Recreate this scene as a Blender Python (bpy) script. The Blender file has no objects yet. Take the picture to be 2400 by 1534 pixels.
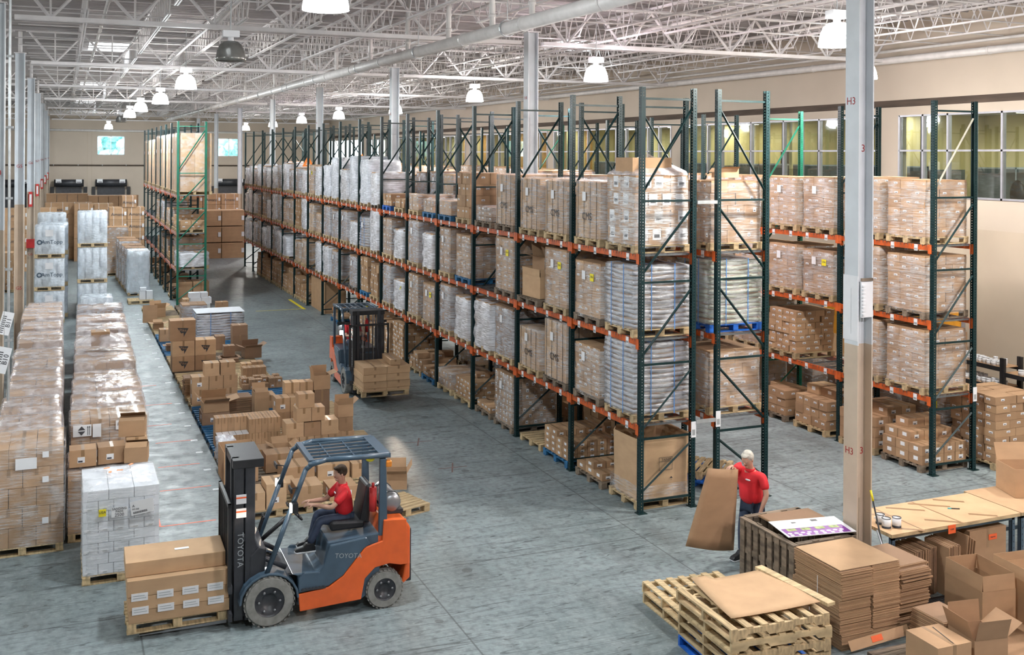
import bpy, math, random
from mathutils import Vector, Matrix, Euler
RND = random.Random(11)
SC = bpy.context.scene
COL = SC.collection
PI = math.pi
ORD = ['first','second','third','fourth','fifth','sixth','seventh','eighth','ninth','tenth','eleventh','twelfth','thirteenth','fourteenth','fifteenth','sixteenth','seventeenth','eighteenth','nineteenth','twentieth','twenty-first','twenty-second','twenty-third','twenty-fourth','twenty-fifth','twenty-sixth','twenty-seventh','twenty-eighth','twenty-ninth','thirtieth','thirty-first','thirty-second','thirty-third','thirty-fourth']

# ------------------------------------------------------------------ materials
def newmat(name):
    m = bpy.data.materials.new(name); m.use_nodes = True
    nt = m.node_tree; b = nt.nodes['Principled BSDF']
    return m, nt, b
def N(nt, t, **kw):
    n = nt.nodes.new(t)
    for k, v in kw.items(): setattr(n, k, v)
    return n
def mixc(nt, fac, a, b, blend='MIX'):
    n = N(nt, 'ShaderNodeMix', data_type='RGBA', blend_type=blend)
    for sock, v in ((0, fac), (6, a), (7, b)):
        if hasattr(v, 'links') or hasattr(v, 'node'): nt.links.new(v, n.inputs[sock])
        elif isinstance(v, (int, float)): n.inputs[sock].default_value = v
        else: n.inputs[sock].default_value = (*v, 1)
    return n.outputs[2]
def math_(nt, op, a, b=None, c=None):
    n = N(nt, 'ShaderNodeMath', operation=op)
    for i, v in enumerate((a, b, c)):
        if v is None: continue
        if isinstance(v, (int, float)): n.inputs[i].default_value = v
        else: nt.links.new(v, n.inputs[i])
    return n.outputs[0]
def noise(nt, scale, stretch=(1,1,1), detail=3, coord='Object'):
    tc = N(nt, 'ShaderNodeTexCoord'); mp = N(nt, 'ShaderNodeMapping')
    mp.inputs['Scale'].default_value = stretch
    n = N(nt, 'ShaderNodeTexNoise'); n.inputs['Scale'].default_value = scale; n.inputs['Detail'].default_value = detail
    nt.links.new(tc.outputs[coord], mp.inputs[0]); nt.links.new(mp.outputs[0], n.inputs['Vector'])
    return n.outputs['Fac']
def ramp(nt, fac, stops):
    r = N(nt, 'ShaderNodeValToRGB'); nt.links.new(fac, r.inputs[0])
    e = r.color_ramp.elements
    while len(e) < len(stops): e.new(.5)
    for el, (p, c) in zip(e, stops):
        el.position = p; el.color = (*c, 1) if not isinstance(c, (int, float)) else (c, c, c, 1)
    return r.outputs[0]
def mat(name, col, rough=.6, metal=0, var=.12, scale=5, stretch=(1,1,1), rnd=0, bump=0, spec=.5, emit=0, coat=0):
    m, nt, b = newmat(name)
    dark = tuple(c*(1-var*2) for c in col); lite = tuple(min(1, c*(1+var)) for c in col)
    c = ramp(nt, noise(nt, scale, stretch), [(.3, dark), (.7, lite)])
    if rnd:
        oi = N(nt, 'ShaderNodeObjectInfo')
        f = math_(nt, 'MULTIPLY_ADD', oi.outputs['Random'], rnd*2, 1-rnd)
        cc = N(nt, 'ShaderNodeCombineColor')
        for i in range(3): nt.links.new(f, cc.inputs[i])
        c = mixc(nt, 1.0, c, cc.outputs[0], 'MULTIPLY')
    nt.links.new(c, b.inputs['Base Color'])
    b.inputs['Roughness'].default_value = rough; b.inputs['Metallic'].default_value = metal
    b.inputs['Specular IOR Level'].default_value = spec
    if coat: b.inputs['Coat Weight'].default_value = coat; b.inputs['Coat Roughness'].default_value = .15
    if bump:
        bp = N(nt, 'ShaderNodeBump'); bp.inputs['Strength'].default_value = bump; bp.inputs['Distance'].default_value = .01
        nt.links.new(noise(nt, scale*6, stretch), bp.inputs['Height']); nt.links.new(bp.outputs[0], b.inputs['Normal'])
    if emit:
        b.inputs['Emission Color'].default_value = (*col, 1); b.inputs['Emission Strength'].default_value = emit
    return m
def wrap_mat(name, lo, hi, tint=(.85,.87,.9), rough=.2, stretch=(2.2,2.2,26)):
    m, nt, b = newmat(name)
    b.inputs['Base Color'].default_value = (*tint, 1); b.inputs['Roughness'].default_value = rough
    b.inputs['Specular IOR Level'].default_value = .8
    n1 = noise(nt, 1.6, stretch, 4); n2 = noise(nt, 3.0, (1,1,1), 3)
    f = math_(nt, 'MULTIPLY', n1, n2)
    f = ramp(nt, f, [(.17, lo), (.36, hi)])  # whiter film streaks, partly standing in for highlights on the film
    bp = N(nt, 'ShaderNodeBump'); bp.inputs['Strength'].default_value = .7; bp.inputs['Distance'].default_value = .03
    nt.links.new(math_(nt, 'ADD', n1, math_(nt, 'MULTIPLY', noise(nt, 7, (1,1,2.5), 3), .8)), bp.inputs['Height']); nt.links.new(bp.outputs[0], b.inputs['Normal'])
    tr = N(nt, 'ShaderNodeBsdfTransparent'); mx = N(nt, 'ShaderNodeMixShader')
    nt.links.new(f, mx.inputs[0]); nt.links.new(tr.outputs[0], mx.inputs[1]); nt.links.new(b.outputs[0], mx.inputs[2])
    nt.links.new(mx.outputs[0], nt.nodes['Material Output'].inputs[0])
    return m
def emis(name, col, s):
    m, nt, b = newmat(name)
    b.inputs['Base Color'].default_value = (.8,.8,.8,1)
    b.inputs['Emission Color'].default_value = (*col, 1); b.inputs['Emission Strength'].default_value = s
    return m
def glass_mat(name, tint=(.85,.9,.88), refl=.12):
    m, nt, b = newmat(name)
    g = N(nt, 'ShaderNodeBsdfGlossy'); g.inputs['Roughness'].default_value = .02
    tr = N(nt, 'ShaderNodeBsdfTransparent'); tr.inputs[0].default_value = (*tint, 1)
    mx = N(nt, 'ShaderNodeMixShader'); mx.inputs[0].default_value = refl
    nt.links.new(tr.outputs[0], mx.inputs[1]); nt.links.new(g.outputs[0], mx.inputs[2])
    nt.links.new(mx.outputs[0], nt.nodes['Material Output'].inputs[0])
    return m
def rack_mat(name, col):
    m, nt, b = newmat(name)
    tc = N(nt, 'ShaderNodeTexCoord'); sx = N(nt, 'ShaderNodeSeparateXYZ'); nt.links.new(tc.outputs['Object'], sx.inputs[0])
    sn = N(nt, 'ShaderNodeSeparateXYZ'); nt.links.new(tc.outputs['Normal'], sn.inputs[0])
    fz = math_(nt, 'ABSOLUTE', math_(nt, 'SUBTRACT', math_(nt, 'FRACT', math_(nt, 'DIVIDE', sx.outputs[2], .052)), .5))
    zin = math_(nt, 'LESS_THAN', fz, .2)
    isx = math_(nt, 'GREATER_THAN', math_(nt, 'ABSOLUTE', sn.outputs[0]), .5)
    hy = math_(nt, 'LESS_THAN', math_(nt, 'ABSOLUTE', math_(nt, 'SUBTRACT', math_(nt, 'ABSOLUTE', sx.outputs[1]), .022)), .0075)
    hx = math_(nt, 'LESS_THAN', math_(nt, 'ABSOLUTE', sx.outputs[0]), .0065)
    a = math_(nt, 'MULTIPLY', isx, hy); c = math_(nt, 'MULTIPLY', math_(nt, 'SUBTRACT', 1.0, isx), hx)
    hole = math_(nt, 'MULTIPLY', zin, math_(nt, 'ADD', a, c))
    cc = ramp(nt, noise(nt, 9, (1,1,.3)), [(.3, tuple(x*.75 for x in col)), (.75, tuple(x*1.15 for x in col))])
    nt.links.new(cc, b.inputs['Base Color']); b.inputs['Roughness'].default_value = .42; b.inputs['Specular IOR Level'].default_value = .3
    tr = N(nt, 'ShaderNodeBsdfTransparent'); mx = N(nt, 'ShaderNodeMixShader')
    nt.links.new(hole, mx.inputs[0]); nt.links.new(b.outputs[0], mx.inputs[1]); nt.links.new(tr.outputs[0], mx.inputs[2])
    nt.links.new(mx.outputs[0], nt.nodes['Material Output'].inputs[0])
    return m
M = {}
def kraft(name, col, rnd=.1):
    M[name] = mat(name, col, .75, var=.05, scale=3, stretch=(1,1,2.2), rnd=rnd, spec=.25)
kraft('kraft', (.45,.285,.165)); kraft('kraft_pale', (.52,.345,.205)); kraft('kraft_dark', (.28,.175,.11)); kraft('kraft_mid', (.375,.232,.135))
M['kraft_in'] = mat('kraft_in', (.37,.22,.11), .8, var=.06)
M['tape'] = mat('tape', (.30,.18,.09), .3, var=.05, spec=.6)
M['paper'] = mat('paper', (.78,.79,.82), .5, var=.02)
M['print'] = mat('print', (.06,.06,.07), .6, var=.02)
M['white_card'] = mat('white_card', (.70,.73,.78), .6, var=.03, rnd=.05)
M['yellow'] = mat('yellow', (.85,.72,.03), .5, var=.02)
M['orange_paper'] = mat('orange_paper', (.85,.13,.03), .5, var=.03)
M['orange_tag'] = mat('orange_tag', (.9,.26,.04), .5, var=.03)
M['strap'] = mat('strap', (.02,.02,.022), .4, var=.02)
M['strap_white'] = mat('strap_white', (.8,.8,.82), .4, var=.02)
M['strap_blue'] = mat('strap_blue', (.08,.25,.6), .4, var=.02)
M['wood'] = mat('wood', (.50,.37,.21), .75, var=.22, scale=3, stretch=(1,9,3), rnd=.15, bump=.2)
M['wood_new'] = mat('wood_new', (.62,.47,.27), .7, var=.18, scale=3, stretch=(9,1.2,3), rnd=.08, bump=.2)
M['wood_old'] = mat('wood_old', (.215,.165,.12), .85, var=.3, scale=4, stretch=(1,9,3), rnd=.15, bump=.3)
M['wood_blue'] = mat('wood_blue', (.02,.15,.33), .6, var=.28, scale=5, stretch=(1,6,2), rnd=.15, bump=.2)
M['wood_cobalt'] = mat('wood_cobalt', (.012,.13,.55), .5, var=.2, scale=5)
M['wrap'] = wrap_mat('wrap', .10, .62)
M['wrap_thin'] = wrap_mat('wrap_thin', .05, .42)
M['wrap_milk'] = wrap_mat('wrap_milk', .45, .96, (.86,.88,.95))
M['wrap_grey'] = wrap_mat('wrap_grey', .22, .72, (.66,.68,.74))
M['wrap_white'] = wrap_mat('wrap_white', .35, .92, (.74,.82,.90), stretch=(3,3,1.2))
M['wrap_loose'] = wrap_mat('wrap_loose', .20, .72, (.86,.83,.86), .15, (2.5,2.5,2.5))
M['wrap_clear'] = wrap_mat('wrap_clear', .02, .28, (.85,.87,.9), .15, (3,3,6))
M['bag'] = wrap_mat('bag', .8, 1.0, (.42,.42,.46), .16, (4,4,14))
M['bag_green'] = wrap_mat('bag_green', .8, 1.0, (.42,.45,.36), .18, (4,4,14))
M['rack'] = rack_mat('rack', (.004,.024,.027))
M['rack_lite'] = rack_mat('rack_lite', (.01,.13,.08))
M['rack_b'] = mat('rack_b', (.005,.024,.026), .42, var=.15, spec=.3)
M['rack_lite_b'] = mat('rack_lite_b', (.012,.16,.10), .4, var=.15)
M['rack_cream'] = mat('rack_cream', (.45,.43,.36), .4, var=.1)
M['beam'] = mat('beam', (.55,.10,.018), .45, var=.18, scale=7)
M['deckwire'] = mat('deckwire', (.25,.27,.29), .4, metal=.7, var=.1)
M['galv'] = mat('galv', (.5,.53,.55), .4, metal=.6, var=.1)
M['col_white'] = mat('col_white', (.64,.68,.72), .5, var=.05, scale=2)
M['col_beige'] = mat('col_beige', (.56,.46,.36), .5, var=.07, scale=2)
M['stencil'] = mat('stencil', (.35,.02,.02), .6, var=.05)
M['wall'] = mat('wall', (.55,.475,.395), .8, var=.04, scale=.5)
M['wall_low'] = mat('wall_low', (.52,.44,.345), .8, var=.05, scale=.6)
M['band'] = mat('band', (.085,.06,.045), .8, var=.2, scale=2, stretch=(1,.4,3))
M['truss'] = mat('truss', (.72,.70,.71), .55, var=.06, scale=3)
M['deck'] = mat('deck', (.38,.36,.36), .7, var=.08, scale=.7)
M['pipe'] = mat('pipe', (.66,.64,.63), .4, var=.05)
M['red'] = mat('red', (.6,.03,.03), .5)
M['black'] = mat('black', (.015,.015,.018), .45, var=.1)
M['charcoal'] = mat('charcoal', (.035,.037,.045), .4, var=.15)
M['rubber'] = mat('rubber', (.25,.25,.235), .75, var=.12, scale=12)
M['rubber_dark'] = mat('rubber_dark', (.03,.03,.032), .8, var=.1)
M['fl_blue'] = mat('fl_blue', (.055,.095,.14), .35, var=.08, coat=.3)
M['fl_orange'] = mat('fl_orange', (.78,.13,.02), .35, var=.06, coat=.3)
M['steel'] = mat('steel', (.35,.36,.38), .35, metal=.8, var=.08)
M['amber'] = mat('amber', (.75,.25,.03), .3)
M['skin'] = mat('skin', (.56,.32,.23), .55, var=.05)
M['shirt'] = mat('shirt', (.66,.012,.022), .7, var=.08, bump=.15)
M['denim'] = mat('denim', (.03,.045,.085), .8, var=.15)
M['hair_grey'] = mat('hair_grey', (.6,.57,.5), .8, var=.15, scale=20, bump=.5)
M['hair_brown'] = mat('hair_brown', (.07,.045,.03), .8, var=.15, scale=20, bump=.5)
M['head_on'] = emis('head_on', (1,.88,.74), 14)
M['tag_teal'] = mat('tag_teal', (.05,.45,.5), .5)
M['purple'] = mat('purple', (.19,.03,.30), .4)
M['green_print'] = mat('green_print', (.35,.45,.15), .5, var=.3, scale=15)

# ------------------------------------------------------------------ mesh builder
class MB:
    def __init__(s): s.v = []; s.f = []; s.mi = []
    def add(s, vs, fs, mi=0, Mx=None):
        o = len(s.v)
        s.v += [tuple(Mx @ Vector(p)) for p in vs] if Mx is not None else [tuple(p) for p in vs]
        for f in fs: s.f.append(tuple(i+o for i in f)); s.mi.append(mi)
    def box(s, a, b, mi=0, Mx=None):
        x0,y0,z0 = a; x1,y1,z1 = b
        s.add([(x0,y0,z0),(x1,y0,z0),(x1,y1,z0),(x0,y1,z0),(x0,y0,z1),(x1,y0,z1),(x1,y1,z1),(x0,y1,z1)],
              [(0,3,2,1),(4,5,6,7),(0,1,5,4),(1,2,6,5),(2,3,7,6),(3,0,4,7)], mi, Mx)
    def cbox(s, c, d, mi=0, Mx=None):
        s.box([c[i]-d[i]/2 for i in range(3)], [c[i]+d[i]/2 for i in range(3)], mi, Mx)
    def cyl(s, p0, p1, r, n=10, mi=0, r2=None):
        p0 = Vector(p0); p1 = Vector(p1); d = (p1-p0).normalized()
        a = d.orthogonal().normalized(); b = d.cross(a); r2 = r if r2 is None else r2
        if n == 4: a, b = (a+b).normalized(), (b-a).normalized()
        vs = [p0+(a*math.cos(2*PI*i/n)+b*math.sin(2*PI*i/n))*r for i in range(n)]+[p1+(a*math.cos(2*PI*i/n)+b*math.sin(2*PI*i/n))*r2 for i in range(n)]
        s.add(vs, [(i,(i+1)%n,(i+1)%n+n,i+n) for i in range(n)]+[tuple(range(n))[::-1], tuple(range(n,2*n))], mi)
    def tube(s, pts, r, n=8, mi=0):
        for a, b in zip(pts, pts[1:]): s.cyl(a, b, r, n, mi)
        for p in pts[1:-1]: s.ball(p, r, mi, 6, 4)
    def ball(s, c, r, mi=0, n=10, m=6, sc=(1,1,1)):
        vs = [(c[0], c[1], c[2]-r*sc[2])]
        for j in range(1, m):
            t = PI*j/m-PI/2
            for i in range(n): vs.append((c[0]+r*sc[0]*math.cos(t)*math.cos(2*PI*i/n), c[1]+r*sc[1]*math.cos(t)*math.sin(2*PI*i/n), c[2]+r*sc[2]*math.sin(t)))
        vs.append((c[0], c[1], c[2]+r*sc[2])); L = len(vs)-1
        fs = [(0, 1+(i+1)%n, 1+i) for i in range(n)]+[(L, L-n+i, L-n+(i+1)%n) for i in range(n)]
        for j in range(m-2):
            for i in range(n): fs.append((1+j*n+i, 1+j*n+(i+1)%n, 1+(j+1)*n+(i+1)%n, 1+(j+1)*n+i))
        s.add(vs, fs, mi)
    def lathe(s, prof, n=20, mi=0, c=(0,0,0), axis='z'):
        vs = []
        for r, z in prof:
            for i in range(n):
                a = 2*PI*i/n; p = (r*math.cos(a), r*math.sin(a), z)
                if axis == 'y': p = (p[0], p[2], p[1])
                vs.append((p[0]+c[0], p[1]+c[1], p[2]+c[2]))
        fs = [(j*n+i, j*n+(i+1)%n, (j+1)*n+(i+1)%n, (j+1)*n+i) for j in range(len(prof)-1) for i in range(n)]
        s.add(vs, fs, mi)
    def prism(s, pts, a, b, mi=0, ax='y', Mx=None):   # polygon in the two other axes, extruded along ax from a to b
        n = len(pts)
        def P(p, t): return {'y': (p[0], t, p[1]), 'z': (p[0], p[1], t), 'x': (t, p[0], p[1])}[ax]
        s.add([P(p, a) for p in pts]+[P(p, b) for p in pts],
              [(i,(i+1)%n,(i+1)%n+n,i+n) for i in range(n)]+[tuple(range(n))[::-1], tuple(range(n, 2*n))], mi, Mx)
    def quad(s, p, mi=0): s.add(p, [(0,1,2,3)], mi)
    def mesh(s, name, mats, smooth=False, recalc=True):
        me = bpy.data.meshes.new(name); me.from_pydata(s.v, [], s.f)
        for m in mats: me.materials.append(M[m] if isinstance(m, str) else m)
        me.polygons.foreach_set('material_index', s.mi)
        if smooth: me.polygons.foreach_set('use_smooth', [True]*len(s.f))
        if recalc:
            import bmesh
            bm = bmesh.new(); bm.from_mesh(me); bmesh.ops.recalc_face_normals(bm, faces=bm.faces); bm.to_mesh(me); bm.free()
        me.update(); return me
def obj(name, me, parent=None, loc=(0,0,0), rot=(0,0,0), bevel=0):
    o = bpy.data.objects.new(name, me); COL.objects.link(o)
    o.location = loc; o.rotation_euler = rot
    if parent is not None: o.parent = parent
    if bevel:
        b = o.modifiers.new('bevel', 'BEVEL'); b.width = bevel; b.segments = 2; b.limit_method = 'ANGLE'
    return o
def tag(o, label, cat, group=None, kind=None):
    if label: o['label'] = label
    if cat: o['category'] = cat
    if group: o['group'] = group
    if kind: o['kind'] = kind
    return o
def thing(name, label, cat, loc=(0,0,0), rz=0, group=None):
    o = bpy.data.objects.new(name, None); COL.objects.link(o); o.empty_display_size = .2
    o.location = loc; o.rotation_euler = (0,0,rz)
    return tag(o, label, cat, group)
def struct(name, me, parent=None, loc=(0,0,0)):
    o = obj(name, me, parent, loc)
    if parent is None: o['kind'] = 'structure'
    return o
def text_mesh(body, size, m, align='CENTER'):
    cu = bpy.data.curves.new('t', 'FONT'); cu.body = body; cu.size = size; cu.align_x = align; cu.align_y = 'CENTER'; cu.extrude = .0008; cu.resolution_u = 2
    o = bpy.data.objects.new('t', cu); COL.objects.link(o)
    me = bpy.data.meshes.new_from_object(o.evaluated_get(bpy.context.evaluated_depsgraph_get()))
    bpy.data.objects.remove(o); bpy.data.curves.remove(cu)
    me.materials.clear(); me.materials.append(M[m]); return me
_tm = {}
def text(name, body, size, m, parent, loc, rot):
    k = (body, size, m)
    if k not in _tm: _tm[k] = text_mesh(body, size, m)
    return obj(name, _tm[k], parent, loc, rot)
RF = (PI/2, 0, 0)          # text facing -Y
RL = (PI/2, 0, -PI/2)      # text facing -X
RR = (PI/2, 0, PI/2)       # text facing +X

# ------------------------------------------------------------------ camera
f_px, yaw, pitch, roll, pcx, pcy = 2398.87, .3831, .0004, .0056, 1117.22, 365.2
cam = bpy.data.cameras.new('camera'); camo = bpy.data.objects.new('camera', cam); COL.objects.link(camo)
F = Vector((math.sin(yaw)*math.cos(pitch), math.cos(yaw)*math.cos(pitch), -math.sin(pitch)))
Rt = Vector((math.cos(yaw), -math.sin(yaw), 0)); Up = Rt.cross(F)
R2 = Rt*math.cos(roll)+Up*math.sin(roll); U2 = -Rt*math.sin(roll)+Up*math.cos(roll)
camo.matrix_world = Matrix(((R2.x,U2.x,-F.x,0),(R2.y,U2.y,-F.y,0),(R2.z,U2.z,-F.z,6.15),(0,0,0,1)))
cam.sensor_width = 36; cam.lens = 36*f_px/2400
cam.shift_x = (1200-pcx)/2400; cam.shift_y = -(767-pcy)/2400
cam.clip_end = 300
SC.camera = camo
SC.view_settings.view_transform = 'Standard'; SC.view_settings.look = 'None'; SC.view_settings.gamma = 1; SC.view_settings.use_curve_mapping = False
SC.view_settings.exposure = 0.75
w = bpy.data.worlds.new('World'); SC.world = w; w.use_nodes = True
w.node_tree.nodes['Background'].inputs[0].default_value = (.80,.93,1,1); w.node_tree.nodes['Background'].inputs[1].default_value = 6
# ------------------------------------------------------------------ the building shell
XW, YF, ZD = 22.1, 90.3, 10.0
YB, XL = -8.0, -13.0
# floor: sealed grey-blue concrete with joints, scratches and tyre marks
m, nt, b = newmat('concrete'); M['concrete'] = m
n1 = noise(nt, .35, (1,1,1), 6); n2 = noise(nt, 3.5, (1,1,1), 8); n3 = noise(nt, 1.3, (1,.35,1), 6)
c = ramp(nt, n1, [(.3, (.155,.195,.205)), (.7, (.27,.325,.34))])
c = mixc(nt, ramp(nt, n2, [(.45, 0), (.8, .55)]), c, (.33,.37,.38))
c = mixc(nt, ramp(nt, n3, [(.54, 0), (.78, .6)]), c, (.10,.11,.115))
n4 = noise(nt, 9, (1,1,1), 6)
c = mixc(nt, ramp(nt, n4, [(.45, 0), (.68, .6)]), c, (.095,.11,.115))
c = mixc(nt, ramp(nt, noise(nt, 22, (1,1,1), 4), [(.56, 0), (.7, .35)]), c, (.38,.43,.44))
tc = N(nt, 'ShaderNodeTexCoord'); sx = N(nt, 'ShaderNodeSeparateXYZ'); nt.links.new(tc.outputs['Object'], sx.inputs[0])
def line(o, off, per, w_):
    f_ = math_(nt, 'ABSOLUTE', math_(nt, 'SUBTRACT', math_(nt, 'FRACT', math_(nt, 'DIVIDE', math_(nt, 'ADD', o, off), per)), .5))
    return math_(nt, 'LESS_THAN', f_, w_/per)
ln = math_(nt, 'MAXIMUM', line(sx.outputs[0], 1.0, 3.88, .012), line(sx.outputs[1], 2.3, 3.7, .012))
c = mixc(nt, math_(nt, 'MULTIPLY', ln, .65), c, (.06,.065,.07))
def scratch(ang, sc, th, wdt):
    mp = N(nt, 'ShaderNodeMapping'); mp.inputs['Rotation'].default_value = (0,0,ang); mp.inputs['Scale'].default_value = (sc*.05, sc, 1)
    nt.links.new(tc.outputs['Object'], mp.inputs[0])
    v = N(nt, 'ShaderNodeTexNoise'); v.inputs['Scale'].default_value = 1; v.inputs['Detail'].default_value = 1; v.inputs['Distortion'].default_value = 0
    nt.links.new(mp.outputs[0], v.inputs['Vector'])
    return math_(nt, 'LESS_THAN', math_(nt, 'ABSOLUTE', math_(nt, 'SUBTRACT', v.outputs['Fac'], th)), wdt)
s_ = math_(nt, 'MAXIMUM', scratch(.6, 5, .56, .004), scratch(-.5, 4.3, .47, .0035))
s_ = math_(nt, 'MAXIMUM', s_, scratch(1.3, 6, .58, .004)); s_ = math_(nt, 'MAXIMUM', s_, scratch(2.2, 4.2, .42, .004)); s_ = math_(nt, 'MAXIMUM', s_, scratch(.1, 5.2, .52, .003))
c = mixc(nt, math_(nt, 'MULTIPLY', s_, .65), c, (.04,.045,.05))
vo = N(nt, 'ShaderNodeTexVoronoi'); vo.inputs['Scale'].default_value = .9; nt.links.new(tc.outputs['Object'], vo.inputs['Vector'])
sp = math_(nt, 'LESS_THAN', math_(nt, 'ADD', vo.outputs['Distance'], math_(nt, 'MULTIPLY', n2, .12)), .135)
c = mixc(nt, math_(nt, 'MULTIPLY', sp, .6), c, (.06,.06,.065))
nt.links.new(c, b.inputs['Base Color'])
nt.links.new(ramp(nt, n2, [(.3, .36), (.75, .6)]), b.inputs['Roughness']); b.inputs['Specular IOR Level'].default_value = .38
mb = MB(); mb.box((XL,YB,-.2), (34,YF+.3,0)); struct('floor', mb.mesh('floor', ['concrete']))

# roof deck: ribbed steel, ribs run across the building, skylight openings cut out
sky_holes = [(.8, 37.9, 1.6, 2.9), (.8, 59.5, 1.6, 4.0), (.8, 79.0, 1.8, 4.0), (.8, 16.5, 1.6, 2.6), (15.5, 30, 1.6, 2.6), (15.5, 52, 1.6, 2.6)]
mb = MB(); y = YB; per = .30
def deck_strip(y, x0, x1):
    z0, z1 = ZD, ZD+.075
    ys = [y, y+.05, y+.08, y+.27, y+.30]; zs = [z0, z0, z1, z1, z0]
    for i in range(4): mb.quad([(x0,ys[i],zs[i]), (x1,ys[i],zs[i]), (x1,ys[i+1],zs[i+1]), (x0,ys[i+1],zs[i+1])])
while y < YF:
    cuts = sorted([(h[0], h[0]+h[2]) for h in sky_holes if h[1] < y+.15 < h[1]+h[3]])
    x = XL
    for a, b_ in cuts: deck_strip(y, x, a); x = b_
    deck_strip(y, x, XW+.3); y += per
ceil = struct('ceiling', mb.mesh('ceiling', ['deck'], recalc=False))
mb = MB()
for (x,y,a,b_) in sky_holes:
    mb.box((x-.05,y-.05,ZD+.08),(x+a+.05,y+b_+.05,ZD+.09))
M['skylight'] = emis('skylight', (.9,.97,1), 2.2)
obj('skylight_panel', mb.mesh('skylight', ['skylight']), ceil)
# bar joists and joist girders, hung under the deck
LY = 11.1; YC = [11.5+LY*k for k in range(-1, 8)]
XG, XH, XI = -1.24, 10.52, XW
mb = MB(); L = LY
for dx in (-.028,.028):
    mb.box((dx-.018,0,9.88),(dx+.018,L,9.93)); mb.box((dx-.018,.7,9.2),(dx+.018,L-.7,9.235))
n = 16; st = (L-1.4)/n
for i in range(n):
    y0 = .7+i*st
    mb.cyl((0,y0,9.22),(0,y0+st/2,9.9),.016,4); mb.cyl((0,y0+st/2,9.9),(0,y0+st,9.22),.016,4)
mb.cyl((0,.7,9.22),(0,.15,9.9),.02,4); mb.cyl((0,L-.7,9.22),(0,L-.15,9.9),.02,4)
jm = mb.mesh('roof_joist', ['truss'])
cnt = 0
for k, y0 in enumerate(YC[:-1]+[YC[-1]-0]):
    if y0+LY > YF+1: continue
    for i in range(1, 7):
        for xa in (XG, XH):
            x = xa+(XH-XG)*i/7
            if y0 < 5 and xa == XG and i > 6: continue
            if cnt < 98: obj('roof_joist', jm, ceil, (x, y0, 0)); cnt += 1
def girder(L, name):
    mb = MB()
    for dy in (-.05,.05):
        mb.box((0,dy-.035,9.80),(L,dy+.035,9.86)); mb.box((.15,dy-.04,8.84),(L-.15,dy+.04,8.93))
    n = 7; st = L/n
    for i in range(n):
        x0 = i*st; xm = x0+st/2
        mb.cyl((x0+(.1 if i == 0 else 0),0,9.8),(xm,0,8.9),.035,4); mb.cyl((xm,0,8.9),(x0+st-(.1 if i == n-1 else 0),0,9.8),.035,4)
        mb.cyl((xm,0,8.9),(xm,0,9.8),.022,4)
    return mb.mesh(name, ['truss'])
gm = girder(XH-XG-.3, 'roof_girder'); gm2 = girder(XI-XH-.3, 'roof_girder')
for y0 in YC:
    obj('roof_girder', gm, ceil, (XG+.15, y0, 0)); obj('roof_girder', gm2, ceil, (XH+.15, y0, 0)); obj('roof_girder', gm, ceil, (XG-XH+XG+.15, y0, 0))
mb = MB()
for k in range(len(YC)-1):
    for fr in (.15, .33, .5, .67, .85):
        for zz in (9.24, 9.84): mb.cyl((XG, YC[k]+LY*fr, zz), (XI-.2, YC[k]+LY*fr, zz), .017, 4)
obj('roof_bridging', mb.mesh('roof_bridging', ['truss']), ceil)
mb = MB()
for x0 in (.9, 5.8, 8.9, 14.5, 18.2):
    mb.cyl((x0, 2, 9.55), (x0, 88, 9.55), .045, 8)
    for k in range(30): mb.cyl((x0, 3+k*2.9, 9.55), (x0, 3+k*2.9, 9.38), .02, 6)
obj('sprinkler_pipe', mb.mesh('sprinkler_pipe', ['pipe'], True), ceil)
mb = MB()
for x0 in (3.1, 12.9): mb.box((x0-.03, 2, 9.08), (x0+.03, 86, 9.12))
obj('cable_tray', mb.mesh('cable_tray', ['truss']), ceil)

# walls
mb = MB(); t = .25; WZ0, WZ1 = 5.08, 7.36
piers = [11.5+LY*k+.02 for k in range(-1, 7)]
mb.box((XW,YB,0),(XW+t,YF,4.3), 1); mb.box((XW,YB,4.3),(XW+t,YF,WZ0)); mb.box((XW,YB,WZ1),(XW+t,YF,ZD+.1))
for p in piers: mb.box((XW,p-.05,WZ0),(XW+t,p+.7,WZ1))
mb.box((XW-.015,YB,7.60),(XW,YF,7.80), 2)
mb.box((XW-.012,YB,1.36),(XW,17.6,1.40), 1)
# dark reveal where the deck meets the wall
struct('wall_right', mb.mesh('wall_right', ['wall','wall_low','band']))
M['alu'] = mat('alu', (.42,.42,.47), .4, metal=.5, var=.05)
M['glass'] = glass_mat('glass')
for wi, p in enumerate(piers[:-1]):
    y0, y1 = p+.7, p+LY-.05
    mb = MB(); n = 12
    for i in range(n+1):
        yy = y0+(y1-y0)*i/n; mb.box((XW-.03,yy-.03,WZ0),(XW+.1,yy+.03,WZ1))
        if i % 2 and i < n: mb.box((XW-.02,yy+.05,WZ0),(XW+.1,yy+.08,WZ1), 1)
    for z in (WZ0, 6.33, WZ1-.05): mb.box((XW-.03,y0,z),(XW+.1,y1,z+.05))
    fr = struct('window_%d' % (wi+1), mb.mesh('window_frame', ['alu','black']))
    g = MB(); g.box((XW+.03,y0,WZ0),(XW+.036,y1,WZ1)); obj('window_glass', g.mesh('window_glass', ['glass']), fr)
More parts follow.
